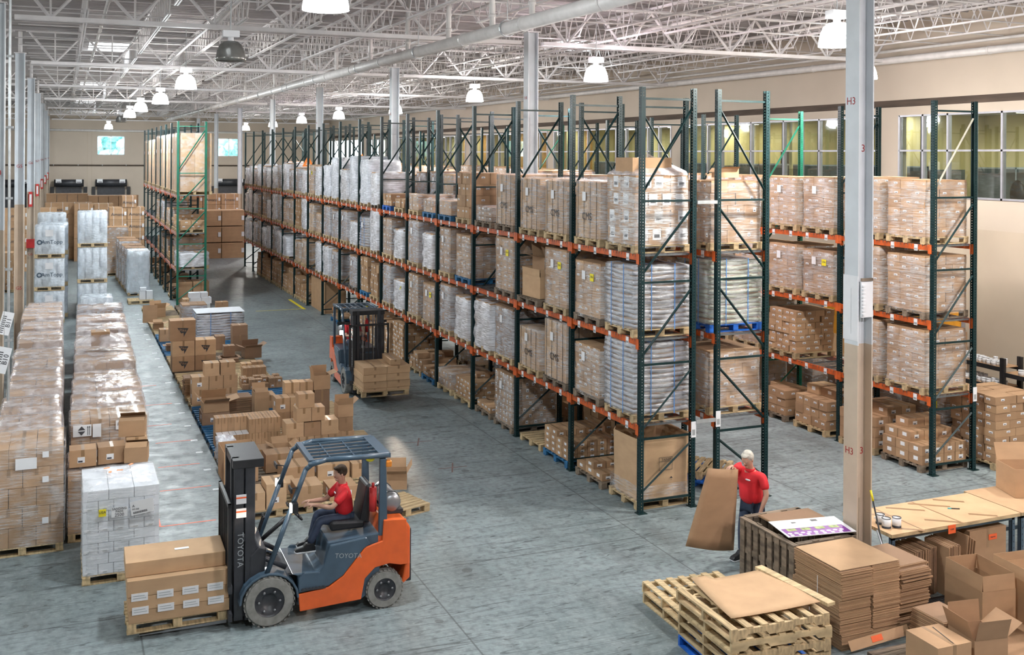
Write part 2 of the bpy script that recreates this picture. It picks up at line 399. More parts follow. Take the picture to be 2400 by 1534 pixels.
# offices behind the upper windows
M['office_wall'] = mat('office_wall', (.72,.62,.34), .7, var=.05, scale=.4)
M['office_orange'] = mat('office_orange', (.62,.34,.10), .6)
M['cubicle'] = mat('cubicle', (.17,.18,.18), .85, var=.06)
M['tile'] = mat('tile', (.5,.5,.46), .9, var=.06, scale=3)
mb = MB(); mb.box((XW+t,YB,4.05),(34,YF,4.2))
struct('floor_office', mb.mesh('floor_office', ['cubicle']))
mb = MB(); mb.box((XW+t,YB,7.5),(34,YF,7.6))
for k in range(60): mb.box((XW+t, YB+k*1.63, 7.485), (33, YB+k*1.63+.03, 7.5), 1)
for k in range(7): mb.box((XW+t+.6+k*1.63, YB, 7.485), (XW+t+.63+k*1.63, YF, 7.5), 1)
struct('ceiling_office', mb.mesh('ceiling_office', ['tile','paper']))
mb = MB(); mb.box((27.2,YB,4.2),(27.4,YF,7.5))
for yy in (24.2, 29.5, 35.6, 47, 61, 75): mb.box((XW+t+1.6,yy,4.2),(27.2,yy+.15,7.5), 0)
for yy in (46.6, 52, 60): mb.box((25,yy,4.2),(25.2,yy+4.5,7.5), 1)
for yy in (20.8, 33, 41, 56): mb.box((27.12,yy,4.2),(27.2,yy+1.1,6.4), 2)
struct('wall_office', mb.mesh('wall_office', ['office_wall','office_orange','charcoal']))
for k, (x,y,l) in enumerate([(24.0,12.3,9.4),(24.0,23.4,9.6),(24.0,34.6,9.6),(25.6,14,8),(25.6,25,8)]):
    mb = MB(); mb.box((x,y,4.2),(x+.06,y+l,5.86)); mb.box((x-.01,y,5.86),(x+.07,y+l,5.90), 1)
    for j in range(int(l/1.6)+1):
        yy = y+j*1.6; mb.box((x-.01,yy,4.2),(x+.07,yy+.04,5.90), 1); mb.box((x+.06,yy,4.2),(x+1.5,yy+.04,5.8))
    o = obj('cubicle_partition', mb.mesh('cubicle', ['cubicle','galv']))
    tag(o, 'grey cubicle partition run in the upstairs office, %s from near end, %s row' % (ORD[k % 3], 'window' if k < 3 else 'rear'), 'partition')
for k, y in enumerate((14.6, 17.9, 19.6, 21.6, 24.3, 26.4, 29.0, 31.6)):
    ch = thing('office_chair', 'black office chair at the upstairs window, %s from the near end' % ORD[k], 'chair', (23.2,y,4.2), group='chairs in the upstairs office')
    mb = MB(); mb.ball((0,0,1.02),.25,0,12,8,(.22,.95,1.5)); obj('backrest', mb.mesh('backrest', ['black'], True), ch)
    mb = MB(); mb.ball((.22,0,.48),.25,0,12,6,(1,1,.2)); obj('seat', mb.mesh('seat', ['black'], True), ch)
    mb = MB(); mb.cyl((.22,0,.1),(.22,0,.46),.03)
    for a in range(5): mb.cyl((.22,0,.1),(.22+.28*math.cos(a*1.257),.28*math.sin(a*1.257),.04),.02,6)
    obj('pedestal', mb.mesh('pedestal', ['charcoal']), ch)
for k, (x,y) in enumerate([(23.9+1.9*(j % 2), 9.5+j*2.3) for j in range(28)]):
    l = thing('ceiling_light', 'recessed fluorescent light in the upstairs office ceiling', 'ceiling light', (x,y,7.47), 0, 'office ceiling lights')
    mb = MB(); mb.box((-.3,-.6,-.004),(.3,.6,.0)); obj('diffuser', mb.mesh('diffuser', [emis('troffer', (1,.93,.72), 15) if k == 0 else bpy.data.materials['troffer']]), l)
    mb = MB(); mb.box((-.33,-.63,.0),(.33,.63,.01)); obj('frame', mb.mesh('frame', ['paper']), l)
# storefront with orange panels low on the right wall
M['door_orange'] = mat('door_orange', (.80,.36,.03), .5, var=.08)
for k, (ya, yb) in enumerate([(20.3,21.2),(21.45,22.5),(24.4,25.6)]):
    mb = MB(); mb.box((XW-.05,ya,0),(XW-.01,yb,2.3)); o = struct('door_%d' % (k+1), mb.mesh('door', ['door_orange']))
    f2 = MB()
    for yy in (ya-.06, yb): f2.box((XW-.08,yy,0),(XW-.005,yy+.06,2.36))
    f2.box((XW-.08,ya,2.3),(XW-.005,yb,2.36)); obj('door_frame', f2.mesh('door_frame', ['alu']), o)
    h = MB(); h.cyl((XW-.1,ya+.1,.9),(XW-.1,ya+.1,1.2),.015,6); obj('door_handle', h.mesh('door_handle', ['steel']), o)
# far wall with two windows
wins = [(2.53,4.68,6.02,7.6),(12.15,14.3,5.95,7.5)]
mb = MB(); xs = [XL, wins[0][0], wins[0][1], wins[1][0], wins[1][1], XW]
for i in (0,2,4): mb.box((xs[i],YF,0),(xs[i+1],YF+t,ZD+.1))
for (a,b_,z0,z1) in wins: mb.box((a,YF,0),(b_,YF+t,z0)); mb.box((a,YF,z1),(b_,YF+t,ZD+.1))
for x in (1.75, 2.1, 8.6, 15.8): mb.box((x,YF-.02,0),(x+.04,YF,8.2), 1)
struct('wall_back', mb.mesh('wall_back', ['wall','wall_low']))
for i, (a,b_,z0,z1) in enumerate(wins):
    mb = MB()
    for x in (a, (a+b_)/2-.03, b_-.06): mb.box((x,YF-.05,z0),(x+.06,YF+.1,z1))
    for z in (z0, z1-.06): mb.box((a,YF-.05,z),(b_,YF+.1,z+.06))
    fr = struct('window_%d' % (20+i), mb.mesh('window_frame', ['galv'])); g = MB(); g.box((a,YF+.05,z0),(b_,YF+.06,z1)); obj('window_glass', g.mesh('window_glass', ['glass']), fr)
M['leaf'] = mat('leaf', (.42,.80,.80), .9, var=.38, scale=2.5)
for i, (x0, nm) in enumerate(((3.6,'left'),(13.6,'right'))):
    mb = MB()
    for k in range(120):
        mb.ball((x0+RND.uniform(-4.2,4.2), YF+9+RND.uniform(-2,2), RND.uniform(2.5,7.3+RND.random()*1.2)), RND.uniform(.3,.8), 0, 7, 5)
    t_ = thing('tree', 'bright green leafy tree outside the %s far window' % nm, 'tree', (0,0,0))
    obj('foliage', mb.mesh('foliage', ['leaf'], True), t_); mb = MB(); mb.cyl((x0,YF+9,-.2),(x0,YF+9,4),.25,8); obj('trunk', mb.mesh('trunk', ['wood_old']), t_)
# left far bay wall
mb = MB(); mb.box((XL-.25,YB,0),(XL,YF,ZD+.1)); struct('wall_left', mb.mesh('wall_left', ['wall']))
mb = MB(); mb.box((XL,YB-.25,0),(34,YB,ZD+.1)); struct('wall_front', mb.mesh('wall_front', ['wall']))
# pipes on the walls
def pipe(label, a, b_, r, cl=None, name='wall_pipe', m_='pipe', extra=None):
    t_ = thing(name, label, 'pipe', a)
    mb = MB(); d = Vector(b_)-Vector(a); mb.cyl((0,0,0), d, r, 14); obj('pipe_run', mb.mesh('pipe_run', [m_], True), t_)
    if cl:
        mb = MB()
        for q in cl:
            p = d*q; u = d.normalized()*.03
            mb.cyl(p-u, p+u, r*1.13, 14)
        obj('coupling', mb.mesh('coupling', ['galv' if m_ != 'pipe' else 'pipe']), t_)
    if extra: extra(t_, d)
    return t_
def hangers(t_, d):
    mb = MB()
    for q in [i/16 for i in range(1, 16)]:
        p = d*q; mb.cyl((p.x,p.y,p.z+.14), (p.x,p.y,9.85-t_.location.z), .008, 5); mb.lathe([(.15,-.015),(.165,-.015),(.165,.015),(.15,.015)], 16, 0, p, 'y')
    obj('hanger', mb.mesh('hanger', ['galv']), t_)
    for yy in (16.3, 18.1, 20.5, 23.3, 26.5, 30.2, 34.6, 40, 47, 56, 66):
        q = (yy-t_.location.y)/d.y; p = d*q; mb = MB(); mb.cyl(p, (p.x,p.y,9.95-t_.location.z), .055, 12); mb.lathe([(.055,-.03),(.072,-.03),(.072,.03),(.055,.03)], 14, 0, (p.x,p.y,.4))
        obj('drop_pipe', mb.mesh('drop_pipe', ['pipe'], True), t_)
pipe('large white drain pipe hung below the roof trusses over the aisle', (7.6, 2, 8.43), (7.6, 84, 8.86), .128, [i/28 for i in range(1,28)], 'drain_pipe', 'pipe', hangers)
pipe('white sprinkler main along the top of the right wall', (21.5, YB+1, 8.75), (21.5, 84, 9.15), .10, [i/14 for i in range(1,14)])
pipe('thin white pipe above the sprinkler main on the right wall', (21.7, YB+1, 9.1), (21.7, 84, 9.3), .04)
pipe('white pipe high across the far wall', (XL+1, YF-.4, 8.05), (XW-.5, YF-.4, 8.02), .09)
pipe('thin dark conduit across the middle of the far wall', (XL+1, YF-.15, 5.2), (XW-.5, YF-.15, 5.15), .05, [i/18 for i in range(1,18)], m_='band')
# dock curtains on the far wall
for k, (x0, x1) in enumerate([(-5.0,-2.6),(-.75,1.5),(2.4,4.85),(12.05,14.5)]):
    d = thing('dock_shutter', 'rolled dark dock shutter on the far wall, %s from the left' % ORD[k], 'dock shutter', (x0,YF,0))
    w_ = x1-x0
    mb = MB(); mb.cyl((0,-.38,3.72),(w_,-.38,3.72),.3,16); obj('roller', mb.mesh('roller', ['charcoal'], True), d)
    mb = MB(); mb.box((.15,-.15,0),(w_-.15,-.05,3.5)); obj('curtain', mb.mesh('curtain', ['charcoal']), d)
    mb = MB(); mb.box((-.28,-.3,0),(0,-.02,3.4)); mb.box((w_,-.3,0),(w_+.28,-.02,3.4)); obj('side_guard', mb.mesh('side_guard', ['black']), d)
    mb = MB(); mb.box((.12,-.72,3.75),(.55,-.70,4.05)); mb.box((w_-.6,-.72,3.72),(w_-.15,-.70,4.02)); mb.box((.2,-.73,3.78),(.5,-.721,3.84),1); mb.box((w_-.55,-.73,3.76),(w_-.2,-.721,3.82),1)
    obj('dock_sign', mb.mesh('dock_sign', ['paper','print']), d)
# columns
def column(x, y, nm, zs, top=9.14):
    c_ = thing('steel_column', 'white and beige steel column stencilled %s' % nm, 'column', (x,y,0))
    s = .135; mb = MB()
    for (z0, z1, mi) in ((.02, zs, 1), (zs, top, 0)):
        mb.box((-s,-s,z0),(-s+.02,s,z1),mi); mb.box((s-.02,-s,z0),(s,s,z1),mi); mb.box((-s+.02,-.008,z0),(s-.02,.008,z1),mi)
    obj('column_shaft', mb.mesh('shaft', ['col_white','col_beige']), c_)
    mb = MB(); mb.box((-.19,-.19,0),(.19,.19,.02)); mb.box((-.17,-.17,top),(.17,.17,top+.02)); mb.cyl((0,0,top),(0,0,9.8),.06,8); obj('plate', mb.mesh('plate', ['truss']), c_)
    return c_
for k in range(8):
    y = 11.5+LY*k
    if y > YF: break
    nm = 'H%d' % (3+k); c_ = column(XH, y, nm, 3.5 if k == 0 else 3.6)
    if k == 0:
        text('stencil', 'H3', .15, 'stencil', c_, (-.137,.02,6.95), RL); text('stencil', 'H3', .14, 'stencil', c_, (-.137,.02,1.98), RL)
        text('stencil', '3', .15, 'stencil', c_, (.06,-.0095,6.28), RF); text('stencil', '3', .14, 'stencil', c_, (.06,-.0095,1.97), RF)
    else: text('stencil', nm, .13, 'stencil', c_, (-.137,0,7.55), RL)
    nm = 'G%d' % (3+k)
    if k:
        c_ = column(XG, y, nm, 4.6)
        text('stencil', nm, .14, 'stencil', c_, (0,-.137,5.75), RF); text('stencil', nm, .14, 'stencil', c_, (0,-.137,2.1), RF)
        if k > 2:
            mb = MB(); mb.box((-.07,-.142,4.0),(.07,-.137,4.6)); mb.box((-.04,-.144,4.1),(.04,-.142,4.5),1); obj('arrow_sign', mb.mesh('arrow_sign', ['red','paper']), c_)
            if k == 3: mb = MB(); mb.box((-.15,-.15,2.35),(.15,.15,2.7)); obj('red_band', mb.mesh('red_band', ['red']), c_)
# things fixed to column H3
pn = thing('paper_sheet', 'blank white paper sheet taped to column H3', 'paper', (XH-.139,11.5,0))
mb = MB(); mb.box((-.004,-.14,3.56),(0,.15,4.48)); mb.box((-.005,-.01,3.65),(-.004,-.005,4.3),1); obj('sheet', mb.mesh('sheet', ['paper','galv']), pn)
pb = thing('terminal_box', 'white electrical bracket inside the recess of column H3', 'electrical box', (XH,11.36,0))
mb = MB(); mb.box((-.1,-.03,3.9),(.1,0,4.40)); 
for k in range(9): mb.box((-.1,-.06,3.93+k*.05),(-.05,-.03,3.955+k*.05))
obj('bracket', mb.mesh('bracket', ['paper']), pb)
mb = MB(); mb.box((-.1,-.035,4.41),(.1,-.005,4.45)); obj('rust_cap', mb.mesh('rust_cap', ['wood_old']), pb)
# hanging lines and bay signs at the left edge
hp = thing('hanging_conduit', 'galvanised conduit running down beside column G4', 'conduit', (-.93,20.6,0))
mb = MB(); mb.cyl((0,0,.0),(0,0,9.2),.025,8)
for k in range(6): mb.box((-.06,-.04,1.4+k*1.3),(.06,.04,1.44+k*1.3))
obj('conduit', mb.mesh('conduit', ['galv']), hp)
for (x,y,z,s_,lab) in ((-.86,18.6,3.42,'B11','upper'),(-.80,16.4,3.22,'B10','lower')):
    sg = thing('bay_sign', 'white hanging barcode sign at the left edge, the %s one' % lab, 'sign', (x,y,z))
    mb = MB(); Rm = Matrix.Rotation(.25, 4, 'Y'); mb.box((-.09,-.003,-.28),(.09,.003,.1),0,Rm)
    for k in range(9): mb.box((-.07,-.005,-.25+k*.033),(-.01,-.0035,-.235+k*.033),1,Rm)
    obj('card', mb.mesh('card', ['paper','print']), sg)
    text('lettering', s_, .1, 'print', sg, (.02,-.006,-.08), (PI/2, -1.3, 0))
    mb = MB(); mb.cyl((0,0,.1),(0,0,1.6),.004,4); obj('cord', mb.mesh('cord', ['galv']), sg)

# lamps
M['lamp_on'] = emis('lamp_on', (1,.98,.95), 42); M['lamp_off'] = mat('lamp_off', (.25,.25,.24), .25, metal=.5, coat=.5)
M['lamp_pink'] = emis('lamp_pink', (1,.86,.94), 42)
bell = MB(); bell.lathe([(.06,.40),(.14,.385),(.22,.32),(.27,.2),(.295,.06),(.30,0),(.285,0),(.27,.06),(.245,.2),(.19,.30),(.06,.37)], 24)
bm_on = bell.mesh('lens', ['lamp_on'], True); bm_pk = bell.mesh('lens', ['lamp_pink'], True); bm_off = bell.mesh('lens', ['lamp_off'], True)
hd = MB(); hd.box((-.16,-.1,.47),(.16,.1,.6)); hd.cyl((0,0,.4),(0,0,.47),.06,10); hd_m = hd.mesh('ballast_box', ['paper'])
rd = MB(); rd.cyl((0,0,.6),(0,0,1.995),.01,6); rd_m = rd.mesh('hook_rod', ['galv'])
lamps = [(3.1,4.2,1),(3.1,12.9,1),(3.06,20.7,0),(3.2,30.1,1),(3.3,39.6,1),(3.1,47.2,1),(3.1,55.3,1),(3.1,64.0,0),(3.1,82.0,1),
         (12.2,4.0,2),(11.95,13.6,1),(12.2,22.4,2),(13.05,32.6,1),(13.7,43.7,1),(13.07,51.4,1),(12.9,59.5,2),(13.0,68.9,1),(13,80,1),
         (15.5,3,1),(16.8,9.8,1),(17.5,19.0,1),(-7.2,14,1),(-7.2,30,1),(-7.2,50,1),(-7.2,72,1)]  # lamps by the right wall are unseen additions to brighten it
for k, (x,y,s_) in enumerate(lamps):
    row = 'left aisle row' if 0 < x < 5 else ('row above the racks' if x < 15 and x > 5 else ('row added to light the right wall' if x > 15 else 'row beyond the left columns'))
    rw = lambda q: 0 if q < 0 else 1 if q < 5 else 2 if q < 15 else 3
    nth = sum(1 for q in lamps[:k] if rw(q[0]) == rw(x))
    l = thing('high_bay_lamp', '%s bell-shaped high bay lamp, %s of the %s' % ({0:'unlit grey',1:'glowing white',2:'glowing pinkish'}[s_], ORD[nth], row), 'lamp', (x,y,8.0))
    obj('lens', [bm_off, bm_on, bm_pk][s_], l); obj('ballast_box', hd_m, l); obj('hook_rod', rd_m, l)
    if s_:
        li = bpy.data.lights.new('bulb', 'POINT'); li.energy = 640 if x > 5 or x < 0 else (470 if y < 25 else 560); li.shadow_soft_size = .16
        li.color = {1:(.86,.96,1) if x < 10 else (1,.96,.88), 2:(1,.86,.86)}[s_]
        lo = bpy.data.objects.new('bulb', li); COL.objects.link(lo); lo.parent = l; lo.location = (0,0,.02)
# ------------------------------------------------------------------ pallets
_pm = {}
def pallet_mesh(w, d, wood, kind='block'):
    """w along x, d along y; 0.145 high"""
    k = (round(w,2), round(d,2), wood, kind)
    if k in _pm: return _pm[k]
    mb = MB(); r = random.Random(hash(k) % 999 if False else int(w*100+d*10))
    if kind == 'block':
        for i in range(3):
            for j in range(3):
                x = (-w/2+.06, 0, w/2-.06)[i]; y = (-d/2+.07, 0, d/2-.07)[j]
                mb.cbox((x,y,.06),(.11,.13,.08))
        for j in range(3): y = (-d/2+.07,0,d/2-.07)[j]; mb.box((-w/2,y-.05,0),(w/2,y+.05,.02))
        for i in range(3): x = (-w/2+.06,0,w/2-.06)[i]; mb.box((x-.055,-d/2,.1),(x+.055,d/2,.12))
    else:
        for i in range(3):
            x = (-w/2+.02,0,w/2-.02)[i]; a = d/2; mb.prism([(-a,.018),(-a*.72,.018),(-a*.66,.062),(-a*.30,.062),(-a*.24,.018),(a*.24,.018),(a*.30,.062),(a*.66,.062),(a*.72,.018),(a,.018),(a,.122),(-a,.122)], x-.02, x+.02, 0, 'x')
        for j in range(4): y = -d/2+.05+(d-.1)*j/3; mb.box((-w/2,y-.05,0),(w/2,y+.05,.018))
    n = 7
    for j in range(n):
        y = -d/2+.05+(d-.1)*j/(n-1)
        mb.box((-w/2+r.uniform(-.006,.006),y-.045,.122),(w/2+r.uniform(-.006,.006),y+.045,.142))
    me = mb.mesh('pallet', [wood]); _pm[k] = me; return me
def pallet(label, x, y, z, w, d, wood='wood', rz=0, kind='block', group=None):
    return tag(obj('wooden_pallet', pallet_mesh(w,d,wood,kind), None, (x,y,z), (0,0,rz)), label, 'pallet', group)

# ------------------------------------------------------------------ racks
LEV = [1.50, 2.98, 4.45]
def upright_mesh(h, m_):
    mb = MB(); a, b_ = .040, .047; t = .003
    mb.box((-a,-b_,0),(-a+t,b_,h)); mb.box((-a+t,-b_,0),(a,-b_+t,h)); mb.box((-a+t,b_-t,0),(a,b_,h))
    mb.box((a-t,-b_+t,0),(a,-.03,h)); mb.box((a-t,.03,0),(a,b_-t,h))
    return mb.mesh('upright', [m_])
def bracing_mesh(dep, m_, flip, h, m2=None):
    mb = MB(); hz = [.2, 1.27, 2.55, 3.97, 5.38, h-.2]
    for z in hz: mb.box((0,-.016,z-.018),(dep,.016,z+.018))
    for a, b_ in zip(hz, hz[1:]):
        z0, z1 = a+.16, b_-.14
        if flip: z0, z1 = z1, z0
        mb.cyl((.03,0,z0),(dep-.03,0,z1),.023,4,1 if m2 and b_ > h-1 else 0)
    for x in (0, dep): mb.box((x-.07,-.08,0),(x+.10,.07,.012)); mb.cyl((x+.07,.04,.012),(x+.07,.04,.03),.01,6)
    return mb.mesh('frame_bracing', [m_]+([m2] if m2 else []))
def beam_mesh(bl, front):
    mb = MB(); s = -1 if front else 1
    mb.box((-.025,.05,-.10),(.022,bl-.05,-.0)); mb.box((-.022+.0,.05,-.012),(.022,bl-.05,.002))
    for y in (.048, bl-.048): mb.box((s*.047-.004,y-.045,-.16),(s*.047+.004,y+.045,.02)); mb.box((-.04,y-.008,-.2),(.04,y+.008,.0))
    if front:
        for q in (.16,.40,.62,.86):
            mb.box((-.032,bl*q-.045,-.125),(-.0265,bl*q+.045,.0),1)
            for k in range(4): mb.box((-.0335,bl*q-.035+k*.02,-.11),(-.0325,bl*q-.025+k*.02,-.07),2)
    return mb.mesh('load_beam', ['beam','paper','print'])
def deck_mesh(bl, dep):
    mb = MB()
    for i in range(6):
        y = .1+(bl-.2)*i/5; mb.box((.02,y-.02,-.035),(dep-.02,y+.02,-.006))
    n = 26
    for i in range(n+1):
        y = .06+(bl-.12)*i/n; mb.box((-.028,y-.003,-.001),(dep+.028,y+.003,.004)); mb.box((-.032,y-.003,-.04),(-.027,y+.003,.004))
    for i in range(10):
        x = .03+(dep-.06)*i/9; mb.box((x-.003,.06,-.005),(x+.003,bl-.06,0))
    return mb.mesh('wire_deck', ['deckwire'])
def rack(label, x0, y0, dep, n, bl, h, flip, lite=(), cream=(), deckfrom=0, levs=LEV, skip=()):
    rk = thing('pallet_rack', label, 'rack', (x0,y0,0))
    um = upright_mesh(h, 'rack'); ul = upright_mesh(h, 'rack_lite')
    bm_ = bracing_mesh(dep,'rack_b',flip,h); bl_ = bracing_mesh(dep,'rack_lite_b',flip,h); bc = bracing_mesh(dep,'rack_b',flip,h,'rack_cream')
    fb, rb, dk = beam_mesh(bl,True), beam_mesh(bl,False), deck_mesh(bl,dep)
    for i in range(n+1):
        obj('upright', ul if i in lite else um, rk, (0,bl*i,0)); obj('upright', ul if i in lite else um, rk, (dep,bl*i,0), (0,0,PI))
        obj('frame_bracing', bc if i in cream else (bl_ if i in lite else bm_), rk, (0,bl*i,0))
    for i in range(n):
        if i in skip: lv = levs[1:]
        else: lv = levs
        for z in lv:
            obj('load_beam', fb, rk, (0,bl*i,z)); obj('load_beam', rb, rk, (dep,bl*i,z)); obj('wire_deck', dk, rk, (0,bl*i,z))
    return rk
XA, YA, BL, DEP = 9.24, 15.30, 2.60, 1.045
XB_, XC_, YC_ = 10.80, 15.64, 15.09
XD_, YD_ = 4.20, 42.2
rA = rack('long green pallet rack facing the forklift aisle, orange beams', XA, YA, DEP, 16, BL, 7.35, False)
rB = rack('green pallet rack standing back to back behind the long aisle rack', XB_, YA, DEP, 16, BL, 7.35, True)
rC = rack('green pallet rack near the right wall, cream diagonal on its end frame', XC_, YC_, DEP, 15, 2.573, 7.27, False, lite=(2,7), cream=(0,))
rD = rack('short rack at left with a bright green end frame', XD_, YD_, 1.08, 7, 2.6, 7.45, False, lite=(0,), levs=[1.52,2.98,4.50])
# spacers between the back-to-back racks
for z in (1.49, 5.35):
    o = obj('row_spacer', (lambda mb: (mb.box((0,-.02,-.03),(XB_-XA-DEP-.1,.02,.03)), mb.mesh('row_spacer', ['galv']))[1])(MB()), None, (XA+DEP+.048, YA-.05, z))
    tag(o, 'galvanised spacer bar joining the two near rack ends, %s' % ('lower one' if z < 2 else 'upper one'), 'spacer')
for (x, y, z, s_) in ((XA+DEP, YA, 1.36, 'long aisle rack'), (XB_-.0, YA, 1.5, 'rack behind it'), (XC_+DEP, YC_, 1.5, 'rack near the right wall')):
    o = obj('bay_label', (lambda mb: (mb.box((-.05,-.004,-.14),(.05,0,.14)), mb.box((-.03,-.006,-.1),(.03,-.004,.0),1), mb.mesh('bay_label', ['paper','galv']))[2])(MB()), None, (x, y-.05, z))
    tag(o, 'white paper label hung on the near end upright of the %s' % s_, 'label')

# ------------------------------------------------------------------ wrapped pallet loads
def shell_mb(w, d, h, amp, r, waves=0, tent=0, K=7, Mz=9, top=True, off=.012):
    """soft film shell around a w(x) by d(y) by h block centred on x,y, standing on z=0"""
    mb = MB(); per = []
    for i in range(K): per.append((-w/2+w*i/K, -d/2))
    for i in range(K): per.append((w/2, -d/2+d*i/K))
    for i in range(K): per.append((w/2-w*i/K, d/2))
    for i in range(K): per.append((-w/2, d/2-d*i/K))
    n = len(per); vs = []; nz = Mz if not waves else waves*2
    for j in range(nz+1):
        z = h*j/nz
        for (x, y) in per:
            o = off+r.uniform(0, amp)
            if waves: o += (.036 if j % 2 else -.012)*r.uniform(.35,1.35)
            sx = 1+2*o/w; sy = 1+2*o/d; k = 1-.03*(abs(x) > w/2-.001 and abs(y) > d/2-.001)
            zz = z+r.uniform(-.3,.3)*amp+(0 if waves == 0 or j in (0,nz) else (.55*math.sin(x*5.3+y*4.1+j*.7)+r.uniform(-.3,.3))*h/nz)
            vs.append((x*sx*k, y*sy*k, zz))
    fs = [(j*n+i, j*n+(i+1)%n, (j+1)*n+(i+1)%n, (j+1)*n+i) for j in range(nz) for i in range(n)]
    if top:
        base = nz*n; prev = base
        for q in (.96, .66, .33):
            o = len(vs)
            for (x, y) in per: vs.append((x*q, y*q, h+.02+r.uniform(-.2,1)*amp*1.2+(tent*(1-q) if tent else 0)))
            fs += [(prev+i, prev+(i+1)%n, o+(i+1)%n, o+i) for i in range(n)]; prev = o
        o = len(vs); vs.append((0,0,h+.025+tent)); fs += [(prev+i, prev+(i+1)%n, o) for i in range(n)]
    mb.add(vs, fs); return mb
def stack_mb(w, d, h, nx, ny, nz, r, jit=.006, lab=1, mats=2, gap=.004, big=False, ragged=0, labf=.7):
    """cartons (slots 0..mats-1) with labels (slot 2) and printing (slot 3)"""
    mb = MB(); ch = h/nz
    for k in range(nz):
        a, b_ = (nx, ny) if k % 2 == 0 or nx == ny == 1 else (max(1, nx-(1 if nx > 2 else 0)), ny)
        cw, cd = w/a, d/b_
        for i in range(a):
            for j in range(b_):
                if 0 < i < a-1 and 0 < j < b_-1 and k < nz-1: continue
                if ragged and k == nz-1 and r.random() < ragged: continue
                x = -w/2+cw*(i+.5)+r.uniform(-jit,jit); y = -d/2+cd*(j+.5)+r.uniform(-jit,jit); z = ch*k
                hw, hd = cw/2-gap, cd/2-gap
                mb.box((x-hw,y-hd,z+.001),(x+hw,y+hd,z+ch-.003), r.randrange(mats))
                if lab:
                    lw, lh = (.092,.04) if lab == 1 else (.06,.07)
                    if lab == 3: lw, lh = .17, .20; labf = 1
                    def L(face, u, v):
                        zc = z+ch*v; e = .003
                        if face == 'f': p = (x+hw*u, y-hd-e)
                        elif face == 'b': p = (x+hw*u, y+hd)
                        if face in 'fb':
                            mb.box((p[0]-lw/2,p[1],zc-lh/2),(p[0]+lw/2,p[1]+e,zc+lh/2),2); mb.box((p[0]-lw*.32,p[1]-.001,zc-lh*.3),(p[0]+lw*.32,p[1]+e,zc-lh*.0),3)
                        else:
                            xx = x-hw-e if face == 'l' else x+hw
                            mb.box((xx,y+hd*u-lw/2,zc-lh/2),(xx+e,y+hd*u+lw/2,zc+lh/2),2); mb.box((xx-.001,y+hd*u-lw*.32,zc-lh*.3),(xx+e,y+hd*u+lw*.32,zc),3)
                    if j == 0 and r.random() < labf and hw*2 > lw: L('f', r.choice((-.3,.3)), .6)
                    if i == 0 and r.random() < labf and hd*2 > lw: L('l', r.choice((-.3,.3)), .6)
                    if i == a-1 and r.random() < labf*.6: L('r', .2, .6)
    return mb
KR = {'k':('kraft','kraft_mid'), 'd':('kraft_dark','kraft_mid'), 'p':('kraft','kraft_pale'), 'w':('white_card','white_card')}
SEEN = set()
